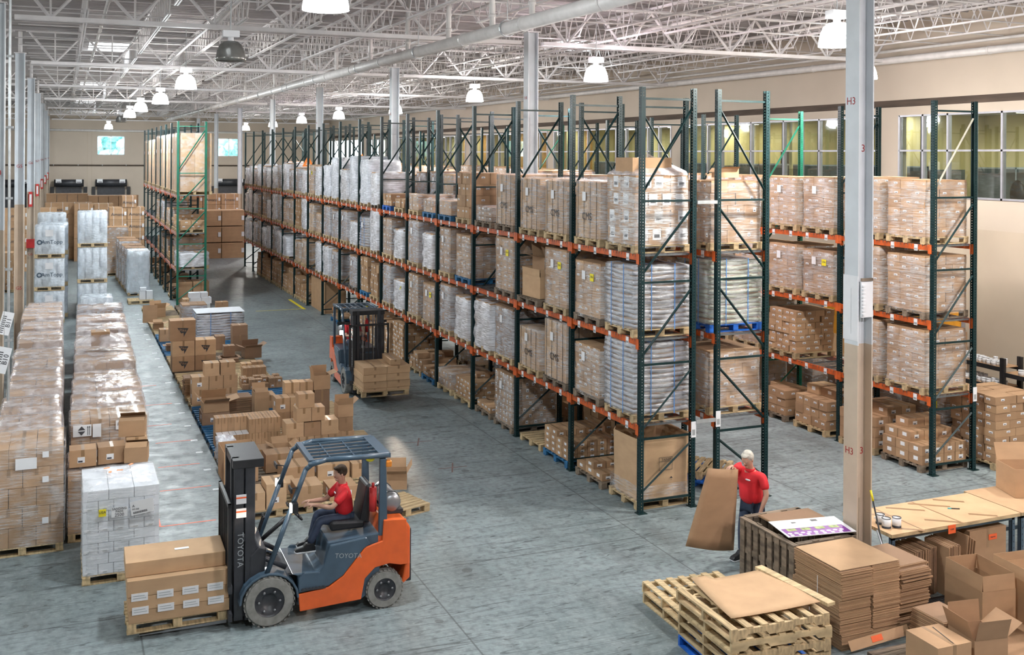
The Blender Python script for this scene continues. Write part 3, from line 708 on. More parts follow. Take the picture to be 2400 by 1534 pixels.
def load(x, y, z, kind, h, label, w=1.12, d=1.05, wood='wood', seed=0, cat='pallet load', group=None, yel=False, rz=0, nz=None, nx=None, ny=None, note=None):
    """x,y centre of the pallet; w along x, d along y"""
    r = random.Random(seed*7+3)
    t_ = thing('pallet_load', label, cat, (x,y,z), rz, group)
    obj('pallet', pallet_mesh(w, d, wood), t_)
    zz = .145; mats = KR['k']; wrapm = 'wrap'
    nz_ = nz or max(1, round(h/.24)); nx_ = nx or 3; ny_ = ny or 3
    cw, cd = w-.06, d-.06
    if kind in ('wavy','wavyg'):
        n = max(5, round(h/.088)); mb = MB(); K = 9; per = [(-cw/2+cw*i/K,-cd/2) for i in range(K)]+[(cw/2,-cd/2+cd*i/K) for i in range(K)]+[(cw/2-cw*i/K,cd/2) for i in range(K)]+[(-cw/2,cd/2-cd*i/K) for i in range(K)]
        lh = h/n; vs = []; m_ = len(per)
        for L_ in range(n):
            ph = r.uniform(0, 6); sx_, sy_ = r.uniform(-.012,.012), r.uniform(-.012,.012)
            for (dz, o_) in ((.06,-.022),(.22,.012),(.62,.026),(.90,.0)):
                for (x_, y_) in per:
                    q = o_+r.uniform(-.008,.012)+.010*math.sin(x_*9+y_*8+ph); kx = 1+2*q/cw; ky = 1+2*q/cd
                    vs.append((x_*kx+sx_, y_*ky+sy_, L_*lh+dz*lh+.016*math.sin(x_*6.5+y_*5.5+ph*.5)))
        R_ = n*4
        for j in range(R_-1):
            for i in range(m_): mb.f.append((j*m_+i, j*m_+(i+1)%m_, (j+1)*m_+(i+1)%m_, (j+1)*m_+i)); mb.mi.append(1 if j % 4 == 3 else 0)
        mb.v = vs; mb.f.append(tuple(range((R_-1)*m_, R_*m_))); mb.mi.append(0)
        obj('bag_stack', mb.mesh('bag_stack', ['bag' if kind == 'wavy' else 'bag_green', 'kraft_dark'], True), t_, (0,0,zz))
        obj('stretch_wrap', shell_mb(cw+.05,cd+.05,h-.02,.02,r,K=6,Mz=7,off=.012).mesh('wrap', ['wrap_thin'], True), t_, (0,0,zz))
        core = MB(); core.box((-cw/2+.02,-cd/2+.02,0),(cw/2-.02,cd/2-.02,h-.01)); obj('sheet_core', core.mesh('core', ['paper' if kind == 'wavyg' else 'kraft_in']), t_, (0,0,zz))
        mb = MB()
        for q in (-.22,.22):
            mb.box((cw*q-.008,-cd/2-.062,-.02),(cw*q+.008,-cd/2-.058,h+.03)); mb.box((-cw/2-.07,cd*q-.008,-.02),(-cw/2-.064,cd*q+.008,h+.03))
            mb.box((cw*q-.008,-cd/2-.07,h+.03),(cw*q+.008,cd/2,h+.034))
        obj('strapping', mb.mesh('strapping', ['strap_blue']), t_, (0,0,zz))
    elif kind == 'tall':
        mb = MB(); nx_ = nx or 1; ny_ = ny or 2
        for i in range(nx_*2):
            for j in range(ny_):
                a = cw/(nx_*2); b_ = cd/ny_; x0 = -cw/2+a*i; y0 = -cd/2+b_*j
                mb.box((x0+.004,y0+.004,0),(x0+a-.004,y0+b_-.004,h), (i+j)%2)
        obj('carton_stack', mb.mesh('carton_stack', ['kraft','kraft_pale']), t_, (0,0,zz))
        mb = MB()
        for j in range(ny_*2): q = -cd/2+cd*(j+.5)/(ny_*2); mb.box((-cw/2-.022,q-.006,0),(-cw/2-.018,q+.006,h+.006))
        for i in range(2): q = -cw/2+cw*(i+.5)/2; mb.box((q-.006,-cd/2-.022,0),(q+.006,-cd/2-.018,h+.006))
        if h < 2: obj('strapping', mb.mesh('strapping', ['strap']), t_, (0,0,zz))
        obj('stretch_wrap', shell_mb(cw,cd,h,.012,r).mesh('wrap', ['wrap_clear' if h > 2 else 'wrap_thin'], True), t_, (0,0,zz))
        if h < 2: text('printed_logo', 'CMS', .2, 'charcoal', t_, (-cw/2-.028,0,zz+h*.38), RL)
    else:
        lab = 1; ragged = 0
        if kind in ('bare','barek'): ragged = .25; wrapm = None
        if kind == 'baref': wrapm = None
        if kind == 'milk': wrapm = 'wrap_milk'
        if kind == 'grey': wrapm = 'wrap_grey'; mats = KR['d']
        if kind == 'white': mats = KR['w']; wrapm = 'wrap_milk'; lab = 0
        if kind == 'film': wrapm = 'wrap_white'; mats = KR['w']; lab = 0
        if kind == 'dark': mats = KR['d']; wrapm = 'wrap_thin'
        if kind in ('brown','box'): wrapm = 'wrap_thin'
        if kind == 'sq': lab = 2; wrapm = 'wrap_thin'
        if kind == 'big': lab = 3
        if kind == 'pale': mats = KR['p']; wrapm = 'wrap_thin'
        mb = stack_mb(cw, cd, h, nx_, ny_, nz_, r, .008 if wrapm else .02, lab, 2, ragged=ragged, labf=.95)
        obj('carton_stack', mb.mesh('carton_stack', list(mats)+['paper','print']), t_, (0,0,zz))
        if wrapm:
            am = .045 if wrapm in ('wrap_milk','wrap_white') else .014
            mb = shell_mb(cw, cd, h, am, r, K=6, Mz=8, off=.014)
            obj('stretch_wrap', mb.mesh('wrap', [wrapm], True), t_, (0,0,zz-.05 if h > .5 else zz))
    # shipping papers
    if h > .6 and kind not in ('film','big') and seed % 3:
        mb = MB(); e = .092 if kind[:3] == 'wav' else .034; dy = -.26 if kind[:3] == 'wav' else -.12
        mb.box((-w/2-e+.03,.16+dy,h*.66),(-w/2-e+.034,.29+dy,h*.66+.17)); 
        if not kind.startswith('bare'): obj('shipping_label', mb.mesh('shipping_label', ['paper']), t_, (0,0,zz))
        if yel:
            mb = MB(); e2 = e+.004
            mb.box((-w/2-e2+.03,-.30,h*.66),(-w/2-e2+.034,-.16,h*.66+.14)); o = obj('yellow_label', mb.mesh('yellow_label', ['yellow']), t_, (0,0,zz)); o['label'] = 'yellow USA label'
            text('lettering', 'USA', .06, 'print', o, (-w/2-e2+.028,-.23,h*.66+.08), RL)
    return t_
NZW = ['floor','lowest shelf','middle shelf','top shelf']
DESC = {'wavy':'grey film bagged wavy stack','wavyg':'green-grey bagged wavy stack','tall':'strapped tall brown cartons','bare':'loose unwrapped brown cartons','baref':'neat unwrapped brown cartons','barek':'loose brown cartons',
  'milk':'milky film-wrapped cartons','grey':'grey film-wrapped load','white':'white film-wrapped load','dark':'dark brown wrapped cartons','brown':'clear-wrapped brown cartons','sq':'brown cartons with square labels','big':'big white-labelled brown cartons','pale':'pale brown wrapped cartons','film':'white film bundle','low':'low','box':'plain boxed load'}
def rack_load(rk, X0, Y0, bl, dep, name, bay, slot, lev, kind, h, zoff=0, dx=0, dy=0, **kw):
    z = ([0]+LEV)[lev]+(.006 if lev else 0)
    y = Y0+bl*bay+(.68 if slot == 0 else bl-.68)+dy
    x = X0+dep/2+dx
    lab = '%s, %s, %s bay, %s slot, %s' % (DESC[kind], NZW[lev], ORD[bay], 'near' if slot == 0 else 'far', name)
    rr = random.Random(bay*17+slot*5+lev+int(X0))
    if 'd' not in kw: kw['d'] = rr.uniform(.84,1.04) if bay > 2 else 1.04
    y += rr.uniform(-.05,.05) if bay > 2 else 0
    return load(x, y, z, kind, h, lab, seed=bay*31+slot*7+lev*3+int(X0), w=1.14, group='pallet loads on the %s' % name, **kw)
A = {  # (bay, slot, level): kind, height, options
 (0,0,3):('big',1.22,dict(nz=4,nx=4,ny=2)), (0,1,3):('tall',1.06,{}), (1,0,3):('tall',1.04,{}), (1,1,3):('tall',1.06,{}), (2,0,3):('tall',1.12,dict(wood='wood_old')), (2,1,3):('dark',.34,dict(nz=3,wood='wood_old')),
 (3,0,3):('baref',1.12,dict(nz=4,nx=3,ny=3)), (3,1,3):('brown',.36,dict(wood='wood_blue',nz=1,nx=4)), (4,0,3):('brown',.33,dict(wood='wood_blue',nz=2,nx=4)), (4,1,3):('brown',.42,dict(nz=2)), (5,0,3):('baref',.25,dict(nz=1,nx=4)), (5,1,3):('baref',.36,dict(wood='wood_cobalt',nz=2,nx=4)),
 (6,0,3):('milk',1.0,dict(wood='wood_old')), (6,1,3):('white',1.38,{}), (7,0,3):('white',1.5,{}), (7,1,3):('milk',1.05,{}), (8,0,3):('white',1.45,{}), (8,1,3):('white',1.15,{}),(9,0,3):('milk',1.1,{}),(9,1,3):('brown',1.15,dict(yel=True)),
 (0,0,2):('wavy',1.10,dict(yel=True,nz=12)), (0,1,2):('brown',1.02,dict(yel=True,wood='wood_old',nz=5)), (1,0,2):('brown',1.15,dict(yel=True,nz=4)), (2,0,2):('brown',1.18,dict(yel=True,nz=6,wood='wood_old')),
 (3,0,2):('brown',1.05,dict(wood='wood_blue',nz=5,yel=True)), (3,1,2):('dark',1.14,dict(nz=6)), (4,0,2):('milk',.9,{}), (4,1,2):('grey',1.18,{}), (5,0,2):('milk',.82,{}),(5,1,2):('dark',1.08,{}),(6,0,2):('milk',1.25,{}),(6,1,2):('wavy',.95,{}),(7,0,2):('milk',.75,{}),(7,1,2):('grey',1.05,{}),
 (8,0,2):('grey',1.0,{}),(8,1,2):('grey',1.1,{}),(9,0,2):('brown',.75,dict(yel=True)),(9,1,2):('pale',1.05,{}),(10,0,2):('milk',1.2,{}),(10,1,2):('baref',1.15,{}),
 (0,0,1):('wavy',1.22,{}), (0,1,1):('brown',.92,dict(nz=9,nx=4,ny=3,wood='wood_old')), (1,0,1):('tall',1.15,dict(wood='wood_old')), (1,1,1):('tall',.82,dict(nx=2)), (2,0,1):('grey',1.1,{}), (2,1,1):('milk',1.05,{}), (3,0,1):('milk',.98,{}),
 (3,1,1):('grey',1.15,{}), (4,0,1):('brown',1.0,dict(yel=True)), (4,1,1):('brown',1.12,dict(nz=10,nx=3)), (5,0,1):('milk',.8,dict(yel=True)), (5,1,1):('grey',1.15,{}), (6,0,1):('baref',1.0,{}), (6,1,1):('baref',1.12,dict(wood='wood_blue',nz=4)), (7,0,1):('grey',1.05,dict(wood='wood_old')),
 (8,0,1):('grey',1.0,{}),(8,1,1):('milk',1.05,{}),(9,0,1):('milk',1.1,{}),(10,0,1):('pale',1.0,dict(nz=3,nx=2,ny=2)),(10,1,1):('pale',.85,dict(nz=3)),
}
for b_ in range(16):
    for lev in (1,2,3):
        for s_ in (0,1):
            k = (b_,s_,lev)
            if k in A: kd, h, kw = A[k]
            elif b_ < 10 or k in ((11,0,1),): continue
            else:
                r = random.Random(b_*100+lev*10+s_)
                kd = r.choice(('milk','white','white','milk','grey') if lev == 3 else ('milk','white','grey','milk','brown','dark')); h = r.uniform(.75,1.2); kw = {}
            rack_load(rA, XA, YA, BL, DEP, 'long aisle rack', b_, s_, lev, kd, h, **kw)
# box riding under a tent of film on the nearest top load
cb = thing('carton', 'brown carton under film on top of the nearest big-label load, long aisle rack', 'carton', (XA+DEP/2-.1, YA+.62, LEV[2]+1.40))
mb = MB(); mb.box((-.42,-.3,0),(.38,.3,.28)); obj('body', mb.mesh('body', ['kraft']), cb); 
tn = obj('film_tent', (lambda mb: mb.mesh('film_tent', ['wrap_loose'], True))(shell_mb(1.08,.95,.02,.02,random.Random(4),tent=.34,K=6,Mz=1)), cb, (.1,.06,-.03))
Bl = {(0,0,3):('sq',1.12,dict(nz=5)),(0,1,3):('pale',1.0,{}),(0,0,2):('wavyg',1.15,dict(wood='wood_cobalt')),(0,1,2):('brown',1.1,{}),(0,0,1):('brown',1.0,dict(nz=4,nx=3)),(0,1,1):('dark',1.1,{}),(1,0,1):('brown',1.0,{}),(1,0,0):('bare',.4,{}),(1,1,0):('bare',.6,{}),(2,0,0):('bare',.6,{}),(3,0,0):('bare',.5,{}),(2,1,0):('dark',.8,{})}
for b_ in range(16):
    for lev in (0,1,2,3):
        for s_ in (0,1):
            k = (b_,s_,lev)
            if k in Bl: kd, h, kw = Bl[k]
            elif b_ == 0 and lev == 0: continue
            elif lev < 3 and b_ > 4: continue
            else:
                r = random.Random(b_*100+lev*10+s_+5)
                if r.random() < .1: continue
                kd = r.choice(('brown','dark','brown','pale','grey')); h = r.uniform(.85,1.2); kw = {}
            rack_load(rB, XB_, YA, BL, DEP, 'rack behind the aisle rack', b_, s_, lev, kd, h, **kw)
ob = thing('open_carton', 'small open brown carton on the film of the near top load, second rack', 'carton', (XB_+.55, YA+.55, LEV[2]+1.32))
mb = MB(); mb.box((-.2,-.14,0),(.2,.14,.17)); obj('body', mb.mesh('body', ['kraft_pale']), ob)
mb = MB(); mb.add([(-.2,-.14,.17),(.2,-.14,.17),(.17,-.24,.2),(-.17,-.24,.2)],[(0,1,2,3)]); mb.add([(-.2,.14,.175),(-.2,-.14,.175),(-.3,-.1,.1),(-.3,.1,.1)],[(0,1,2,3)]); obj('flap', mb.mesh('flap', ['kraft']), ob)
Cl = {(0,0,3):('brown',1.12,dict(nz=6)),(0,1,3):('pale',1.15,dict(nz=6)),(0,0,2):('brown',1.1,dict(nz=6,wood='wood_old')),(0,1,2):('brown',1.2,dict(nz=6)),(0,0,1):('brown',1.12,dict(nz=7)),(0,1,1):('brown',1.15,dict(nz=6)),
 (1,0,3):('brown',1.12,dict(nz=5)),(1,1,3):('pale',1.1,dict(nz=7,nx=3)),(1,0,2):('dark',.95,dict(yel=True,nz=4)),(1,1,2):('brown',1.0,dict(nz=6)),(1,1,1):('baref',.95,dict(nz=7,nx=4,ny=4)),
 (2,0,3):('brown',1.1,{}),(2,1,3):('pale',1.1,{})}
for b_ in range(15):
    for lev in (0,1,2,3):
        for s_ in (0,1):
            k = (b_,s_,lev)
            if k in Cl: kd, h, kw = Cl[k]
            elif b_ < 2: continue
            elif (lev < 3 and b_ > 4) or (lev == 0 and b_ == 2): continue
            else:
                r = random.Random(b_*100+lev*10+s_+9)
                kd = r.choice(('brown','pale','brown','milk')); h = r.uniform(.9,1.15); kw = {}
            rack_load(rC, XC_, YC_, 2.573, DEP, 'rack near the right wall', b_, s_, lev, kd, h, **kw)
# ------------------------------------------------------------------ single cartons
def carton_mesh(w, d, h, mt, tape=True, lab=0):
    mb = MB(); mb.box((0,0,0),(w,d,h))
    if tape:
        tw = min(.05, w*.18)
        if w > d: a = w/2-tw/2; mb.box((a,-.0015,h*.62),(a+tw,-.0001,h),1); mb.box((a,0,h),(a+tw,d,h+.0012),1)
        else: a = w/2-tw/2; mb.box((a,-.0015,h*.6),(a+tw,-.0001,h),1); mb.box((a,0,h),(a+tw,d,h+.0012),1)
    if lab:
        lw, lh = min(.11, w*.4), min(.09, h*.4)
        mb.box((w*.3,-.003,h*.25),(w*.3+lw,-.0001,h*.25+lh),2); mb.box((w*.3+.01,-.004,h*.28),(w*.3+lw*.7,-.003,h*.28+lh*.3),3)
        mb.box((-.003,d*.3,h*.4),(-.0001,d*.3+lw,h*.4+lh),2); mb.box((w+.0001,d*.3,h*.4),(w+.003,d*.3+lw,h*.4+lh),2)
        if lab == 2: mb.box((w*.3+lw*1.3,-.003,h*.3),(w*.3+lw*2.2,-.0001,h*.3+lh),2)
    return mb.mesh('carton', [mt,'tape','paper','print'])
def carton(label, x, y, z, w, d, h, st='', rz=0, group=None, mt=None, cat='carton'):
    mt = mt or ('kraft_dark' if 'dk' in st else 'white_card' if 'wht' in st else RND.choice(('kraft','kraft','kraft_mid','kraft_pale')))
    if 'open' in st: return open_carton(label, x, y, z, w, d, h, rz, mt, group)
    o = obj('carton', carton_mesh(w, d, h, mt, 'wht' not in st, 2 if 'lab2' in st else 1 if 'lab' in st else 0), None, (x,y,z), (0,0,rz))
    tag(o, label, cat, group)
    if 'logo' in st:
        lm = MB(); s = w*.22; cx, cz = w/2, h*.45
        lm.prism([(cx-s,cz+s*.75),(cx+s,cz+s*.6),(cx+s*.15,cz-s*.95),(cx+.1*s,cz-.2*s)], -.003, -.0005, 0, 'y'); lm.prism([(cx-s,cz+s*.75),(cx+.1*s,cz-.2*s),(cx-s*.3,cz-s*.3)], -.003, -.0005, 0, 'y')
        g = obj('printed_mark', lm.mesh('printed_mark', ['charcoal']), o)
        text('lettering', 'Pike', w*.17, 'kraft_mid', g, (cx, -.0045, cz+s*.25), RF)
    return o
def open_carton(label, x, y, z, w, d, h, rz=0, mt='kraft', group=None, flaps=(60,-30,40,75), fl=None, t=.006):
    """flaps: tilt outward in degrees from vertical for front,back,left,right; None = missing"""
    o = thing('open_carton', label, 'open carton', (x,y,z), rz, group)
    mb = MB(); mb.box((0,0,0),(w,d,t)); mb.box((0,0,t),(w,t,h)); mb.box((0,d-t,t),(w,d,h)); mb.box((0,t,t),(t,d-t,h)); mb.box((w-t,t,t),(w,d-t,h))
    obj('body', mb.mesh('body', [mt]), o)
    fl = fl or min(w, d)*.48
    for i, a in enumerate(flaps):
        if a is None: continue
        L, px, py, r_ = [(w,0,0,0),(w,w,d,PI),(d,0,d,-PI/2),(d,w,0,PI/2)][i]
        f_ = MB(); f_.box((.01,-.003,0),(L-.01,0,fl))
        obj('flap', f_.mesh('flap', [mt]), o, (px,py,h), Euler((math.radians(a),0,r_), 'XYZ'))
    return o
def bundle_stack(label, x, y, z, w, d, h, rz=0, n=None, mt='kraft', name='flat_carton_stack', straps=1, group=None, jit=.008, t=.008):
    """a stack of knocked-down cartons"""
    o = thing(name, label, 'flattened cartons', (x,y,z), rz, group); r = random.Random(int(x*100+y*10))
    n = n or int(h/.022); mb = MB(); sh = h/n; jx = jy = 0
    for i in range(n):
        if i % 14 == 0: jx, jy = r.uniform(-jit*2,jit*2), r.uniform(-jit*2,jit*2)
        a, b_ = jx+r.uniform(-jit,jit), jy+r.uniform(-jit,jit)
        mb.box((a,b_,i*sh),(w+a,d+b_,(i+1)*sh-sh*.28), i%2)
        mb.box((a+.012,b_+.012,(i+1)*sh-sh*.28),(w+a-.012,d+b_-.012,(i+1)*sh), 2)
    obj('sheets', mb.mesh('sheets', [mt,'kraft_mid','kraft_dark']), o)
    if straps:
        s = MB(); k = 0; z0 = .02
        while z0+.2 < h:
            yy = d*(.62 if k % 2 else .45); s.box((-.022,yy,z0),(-.018,yy+.008,min(h,z0+.24))); k += 1; z0 += .27
        obj('strap', s.mesh('strap', ['strap_white']), o)
    return o

# ------------------------------------------------------------------ centre aisle: rows of pallets on the floor with loose goods
woods = ['wood','wood_blue','wood','wood_old','wood_blue','wood_new','wood','wood_blue']
k = 0
for r_ in range(19):
    y = 17.35+r_*1.31
    for c_ in range(2):
        if c_ == 1 and r_ in (15,): continue
        x = 2.84+.58+c_*1.24
        wd = woods[(r_*3+c_*5) % 8]
        pallet('%s pallet under the centre goods, %s row from near end, %s column' % ({'wood':'plain','wood_blue':'blue painted','wood_old':'weathered grey','wood_new':'pale new'}[wd], ORD[r_], 'left' if c_ == 0 else 'right'),
               x, y+.6, 0, 1.16, 1.22, wd, group='pallets covering the centre of the floor'); k += 1
for yy in (21.25, 23.2, 24.1): pallet('narrow pallet at the right edge of the centre block, %s' % {21.25:'near',23.2:'middle',24.1:'rear'}[yy], 5.68, yy, 0, .85, .86, 'wood')
PZ = .145
T = [
 ('brown carton with dark triangle mark, lowest left of the five marked ones','lc1',2.79,29.25,PZ,.592,.5,.41,'logo'),('brown carton with dark triangle mark, lowest right of the five marked ones','lc2',3.40,29.25,PZ,.56,.5,.41,'logo'),
 ('brown carton with triangle mark, middle left, black tape on corners','lc3',2.79,29.25,.56,.592,.5,.42,'logo'),('brown carton with triangle mark at the upper right of the marked group','lc4',3.40,29.25,.56,.56,.5,.42,'logo'),
 ('big brown carton with triangle mark topping the marked stack','lc5',2.73,29.27,.985,.68,.5,.56,'logo'),
 ('plain brown carton, lowest left of the nine carton wall before the marked stack','b1',2.86,25.2,PZ,.39,.4,.36,'lab'),('plain brown carton, lowest middle of the carton wall before the marked stack','b2',3.26,25.2,PZ,.33,.4,.36,''),('plain brown carton, lowest right of the carton wall before the marked stack','b3',3.60,25.2,PZ,.33,.4,.36,''),
 ('brown carton, second layer left of the carton wall before the marked stack','b4',2.86,25.2,.508,.39,.4,.30,'lab'),('brown carton, second layer middle of the carton wall before the marked stack','b5',3.26,25.2,.508,.33,.4,.30,''),('brown carton, second layer right of the carton wall before the marked stack','b6',3.60,25.2,.508,.33,.4,.30,''),
 ('empty-topped brown carton, upper left of the carton wall before the marked stack','b7',3.15,25.2,.811,.35,.35,.31,''),('brown carton, upper right of the carton wall before the marked stack','b8',3.53,25.2,.811,.35,.35,.31,''),
 ('wide dark carton on the left pallet edge, carrying an open one','o1',2.86,23.25,PZ,.60,.55,.26,'dklab'),('open shallow brown carton on top of the wide dark one','o2',2.89,23.27,.41,.56,.5,.22,'open'),
 ('lit brown carton, lowest row of the peach-lit pile, leftmost','r1',4.12,20.55,PZ,.32,.4,.28,''),('lit brown carton, lowest row of the peach-lit pile, second from left','r2',4.45,20.55,PZ,.30,.4,.28,''),('lit brown carton, lowest row of the peach-lit pile, third from left','r3',4.76,20.55,PZ,.28,.4,.28,''),('lit brown carton, lowest row of the peach-lit pile, rightmost','r4',5.05,20.55,PZ,.28,.4,.28,''),
 ('lit brown carton, second row of the peach-lit pile, left','r5',4.18,20.57,.428,.36,.4,.29,''),('lit brown carton, second row of the peach-lit pile, middle','r6',4.55,20.57,.428,.34,.4,.27,''),('lit brown carton, second row of the peach-lit pile, right','r7',4.90,20.57,.428,.36,.4,.29,''),
 ('taped lit carton, third row of the peach-lit pile, left','r8',4.40,20.6,.722,.30,.35,.27,''),('taped lit carton, third row of the peach-lit pile, right','r9',4.71,20.6,.722,.27,.35,.27,''),('brightest carton crowning the peach-lit pile','r10',4.44,20.62,.996,.33,.3,.28,''),
 ('small carton at the foot of the open-flapped column right of the lit pile','r11',5.38,20.9,PZ,.30,.35,.22,''),('carton in the middle of the open-flapped column right of the lit pile','r12',5.36,20.92,.368,.30,.35,.28,''),
 ('carton under the labelled one, left, behind the lit pile','s1',4.35,22.5,PZ,.31,.4,.32,''),('carton under the labelled one, right, behind the lit pile','s2',4.67,22.5,PZ,.30,.4,.32,''),('brown carton with tilted white label, left, behind the lit pile','s3',4.35,22.52,.468,.31,.38,.31,'lab'),('brown carton with low white label, right, behind the lit pile','s4',4.67,22.52,.468,.30,.38,.31,'lab'),
 ('carton with white label standing on the row behind the lit pile','s5',4.63,22.93,PZ,.33,.3,.87,'lab'),('tall plain carton beside the labelled one behind the lit pile','s6',4.97,22.93,PZ,.30,.3,.86,''),('dark carton supporting the open-flapped one beside the far forklift','s7',5.30,22.89,PZ,.34,.4,.66,'dk'),
 ('carton left of the labelled pair behind the lit pile','t1',4.43,24.3,PZ,.26,.5,.30,''),('carton at the right edge behind the lit pile','t2',5.36,23.6,PZ,.24,.4,.34,''),
 ('dark carton with handwriting, left of two behind the wall of cartons','u1',4.33,32.05,PZ,.29,.4,.42,'dk'),('dark carton, lower of two beside the bagged sheets','u2',4.78,31.66,PZ,.46,.4,.48,'dk'),('dark carton, upper of two beside the bagged sheets','u3',4.78,31.68,.63,.46,.4,.30,'dk'),
 ('dark upright carton with handwriting standing in a shallow tray','v2',4.30,30.1,.30,.32,.3,.31,'dk'),
 ('white carton, bottom left of the white cluster by the left rack','w1',4.41,39.66,PZ,.38,.4,.36,'wht'),('white carton, bottom right of the white cluster by the left rack','w2',4.80,39.66,PZ,.35,.4,.36,'wht'),('white carton, middle left of the white cluster by the left rack','w3',4.43,39.68,.508,.40,.38,.22,'wht'),('white carton, middle right of the white cluster by the left rack','w4',4.84,39.68,.508,.36,.38,.22,'wht'),('white carton, top left of the white cluster by the left rack','w5',4.38,39.7,.731,.42,.36,.19,'wht'),('white carton, top right of the white cluster by the left rack','w6',4.81,39.7,.731,.26,.36,.19,'wht'),
 ('yellowish carton, lower, right of the white cluster','x1',5.29,39.0,0.0,.45,.4,.36,''),('yellowish carton, upper, right of the white cluster','x2',5.29,39.02,.363,.44,.38,.26,''),('brown carton before the white cluster','x3',4.86,38.44,PZ,.40,.4,.30,''),('dark carton under silvery film right of the white cluster','x4',5.76,38.85,0,.43,.4,.38,'dk'),('narrow tall brown carton left of the white cluster','x5',4.10,39.0,PZ,.21,.5,.64,''),
 ('small brown carton with papers on the left pallet edge','y2',2.86,34.1,PZ,.33,.4,.38,''),
 ('small carton of the low group, left, on the right pallet edge','z1',4.59,28.7,PZ,.27,.3,.2,''),('small carton of the low group, right, on the right pallet edge','z2',4.87,28.7,PZ,.31,.3,.23,''),
 ('flat taped carton seen over the mast of the near forklift','h2',3.37,20.1,PZ,.46,.4,.24,'lab'),
 ('wide brown carton with corner tape behind the near forklift roof','g1',3.72,18.55,PZ,.58,.55,.30,''),('labelled wide brown carton behind the near driver head','g3',4.36,18.55,PZ,.60,.55,.28,'lab2'),
 ('flat brown carton beside the lamp of the near forklift','g4',3.42,18.0,PZ,.44,.45,.2,''),('square carton with wide tape beside the near driver arm','g5',3.71,17.35,PZ,.45,.5,.32,''),('labelled carton behind the mast of the near forklift','g6',3.20,17.36,PZ,.34,.5,.42,'lab'),('brown carton low behind the near mast','g7',2.86,17.36,PZ,.32,.5,.30,''),
 ('labelled flat carton seen through the near forklift roof, left','a1',4.25,19.9,PZ,.32,.45,.26,'lab2'),('flat carton seen through the near forklift roof, middle','a2',4.59,19.9,PZ,.32,.45,.26,''),('lit flat carton seen through the near forklift roof, right','a3',4.93,19.9,PZ,.30,.45,.26,'lab'),
 ('large brown carton below the lit pile, left','e1',3.55,19.35,PZ,.5,.42,.34,''),('large brown carton below the lit pile, middle','e2',4.07,19.35,PZ,.5,.42,.33,''),('large brown carton below the lit pile, right','e3',4.6,19.35,PZ,.5,.42,.30,'lab2'),
 ('labelled carton on the pallet right of the near driver','e4',4.3,17.4,PZ,.5,.5,.22,'lab2'),('brown carton at the right edge behind the near forklift','e5',5.0,18.5,PZ,.3,.4,.26,''),
]
for lb, nm, x, y, z, w_, d_, h_, st in T: carton(lb, x, y, z, w_, d_, h_, st, group='loose cartons on the centre pallets')
open_carton('lit open carton with flaps up crowning the column right of the lit pile', 5.34,20.93,.652,.33,.33,.26,0,'kraft', flaps=(20,-8,None,50))
open_carton('open carton with tall back flap beside the far forklift', 5.28,22.9,.81,.38,.36,.32,0,'kraft', flaps=(None,-5,10,70))
open_carton('shallow open tray carrying an upright dark carton', 4.23,30.0,PZ,.48,.45,.14,0,'kraft_dark', flaps=(110,None,100,100), fl=.08)
open_carton('open brown carton with a torn white flap near the bagged sheets', 4.95,30.4,PZ,.50,.4,.32,.1,'kraft_dark', flaps=(60,-20,70,60))
open_carton('open carton by the left pallet edge far back', 2.86,36.5,PZ,.33,.35,.2,0,'kraft', flaps=(80,60,80,80))
open_carton('torn open carton behind the upright cardboard at the far pallets', 3.06,39.2,PZ,.45,.5,.34,.2,'kraft', flaps=(30,20,70,60))
open_carton('open carton with ragged flaps behind the near mast', 3.85,20.0,.0+PZ,.34,.38,.26,0,'kraft', flaps=(75,50,60,60))
open_carton('big open box with torn side behind the near forklift mast', 2.72,18.95,PZ,.62,.75,.58,0,'kraft', flaps=(None,None,None,None))
open_carton('open carton facing right behind the near counterweight', 5.52,18.05,0,.38,.4,.30,-.3,'kraft', flaps=(60,40,None,30))
open_carton('tall open carton behind the lit pile, left side', 4.02,23.3,PZ,.32,.4,.62,0,'kraft', flaps=(-60,30,None,None), fl=.15)
open_carton('small shallow box with papers, left pallet edge', 2.92,32.4,PZ,.34,.34,.16,0,'kraft_dark', flaps=(80,80,90,90), fl=.1)
# two layers of narrow long cartons
for i in range(10):
    for j in range(2): carton('narrow carton, long two-layer block, lower layer, %s from left, %s row' % (ORD[i], ('front','back')[j]), 2.90+i*.128,21.15+j*.3,PZ,.124,.295,.29,'', group='narrow cartons in the long block', mt='kraft')
for i in range(10):
    carton('narrow carton, long two-layer block, upper layer, %s from left, back row' % ORD[i], 2.90+i*.128,21.45,.438,.124,.295,.29,'', group='narrow cartons in the long block', mt='kraft')
    if i > 4: carton('narrow carton, long two-layer block, upper layer, %s from left, front row' % ORD[i], 2.90+i*.128,21.15,.438,.124,.295,.29,'', group='narrow cartons in the long block', mt='kraft')
for i in range(5):
    mb = MB(); mb.box((0,0,0),(.118,.28,.012)); tag(obj('paper_sheet', mb.mesh('sheet', ['paper']), None, (2.905+i*.128,21.155,.437)), 'white sheet on the long block of narrow cartons, %s from left' % ORD[i], 'paper', 'white sheets on the narrow cartons')
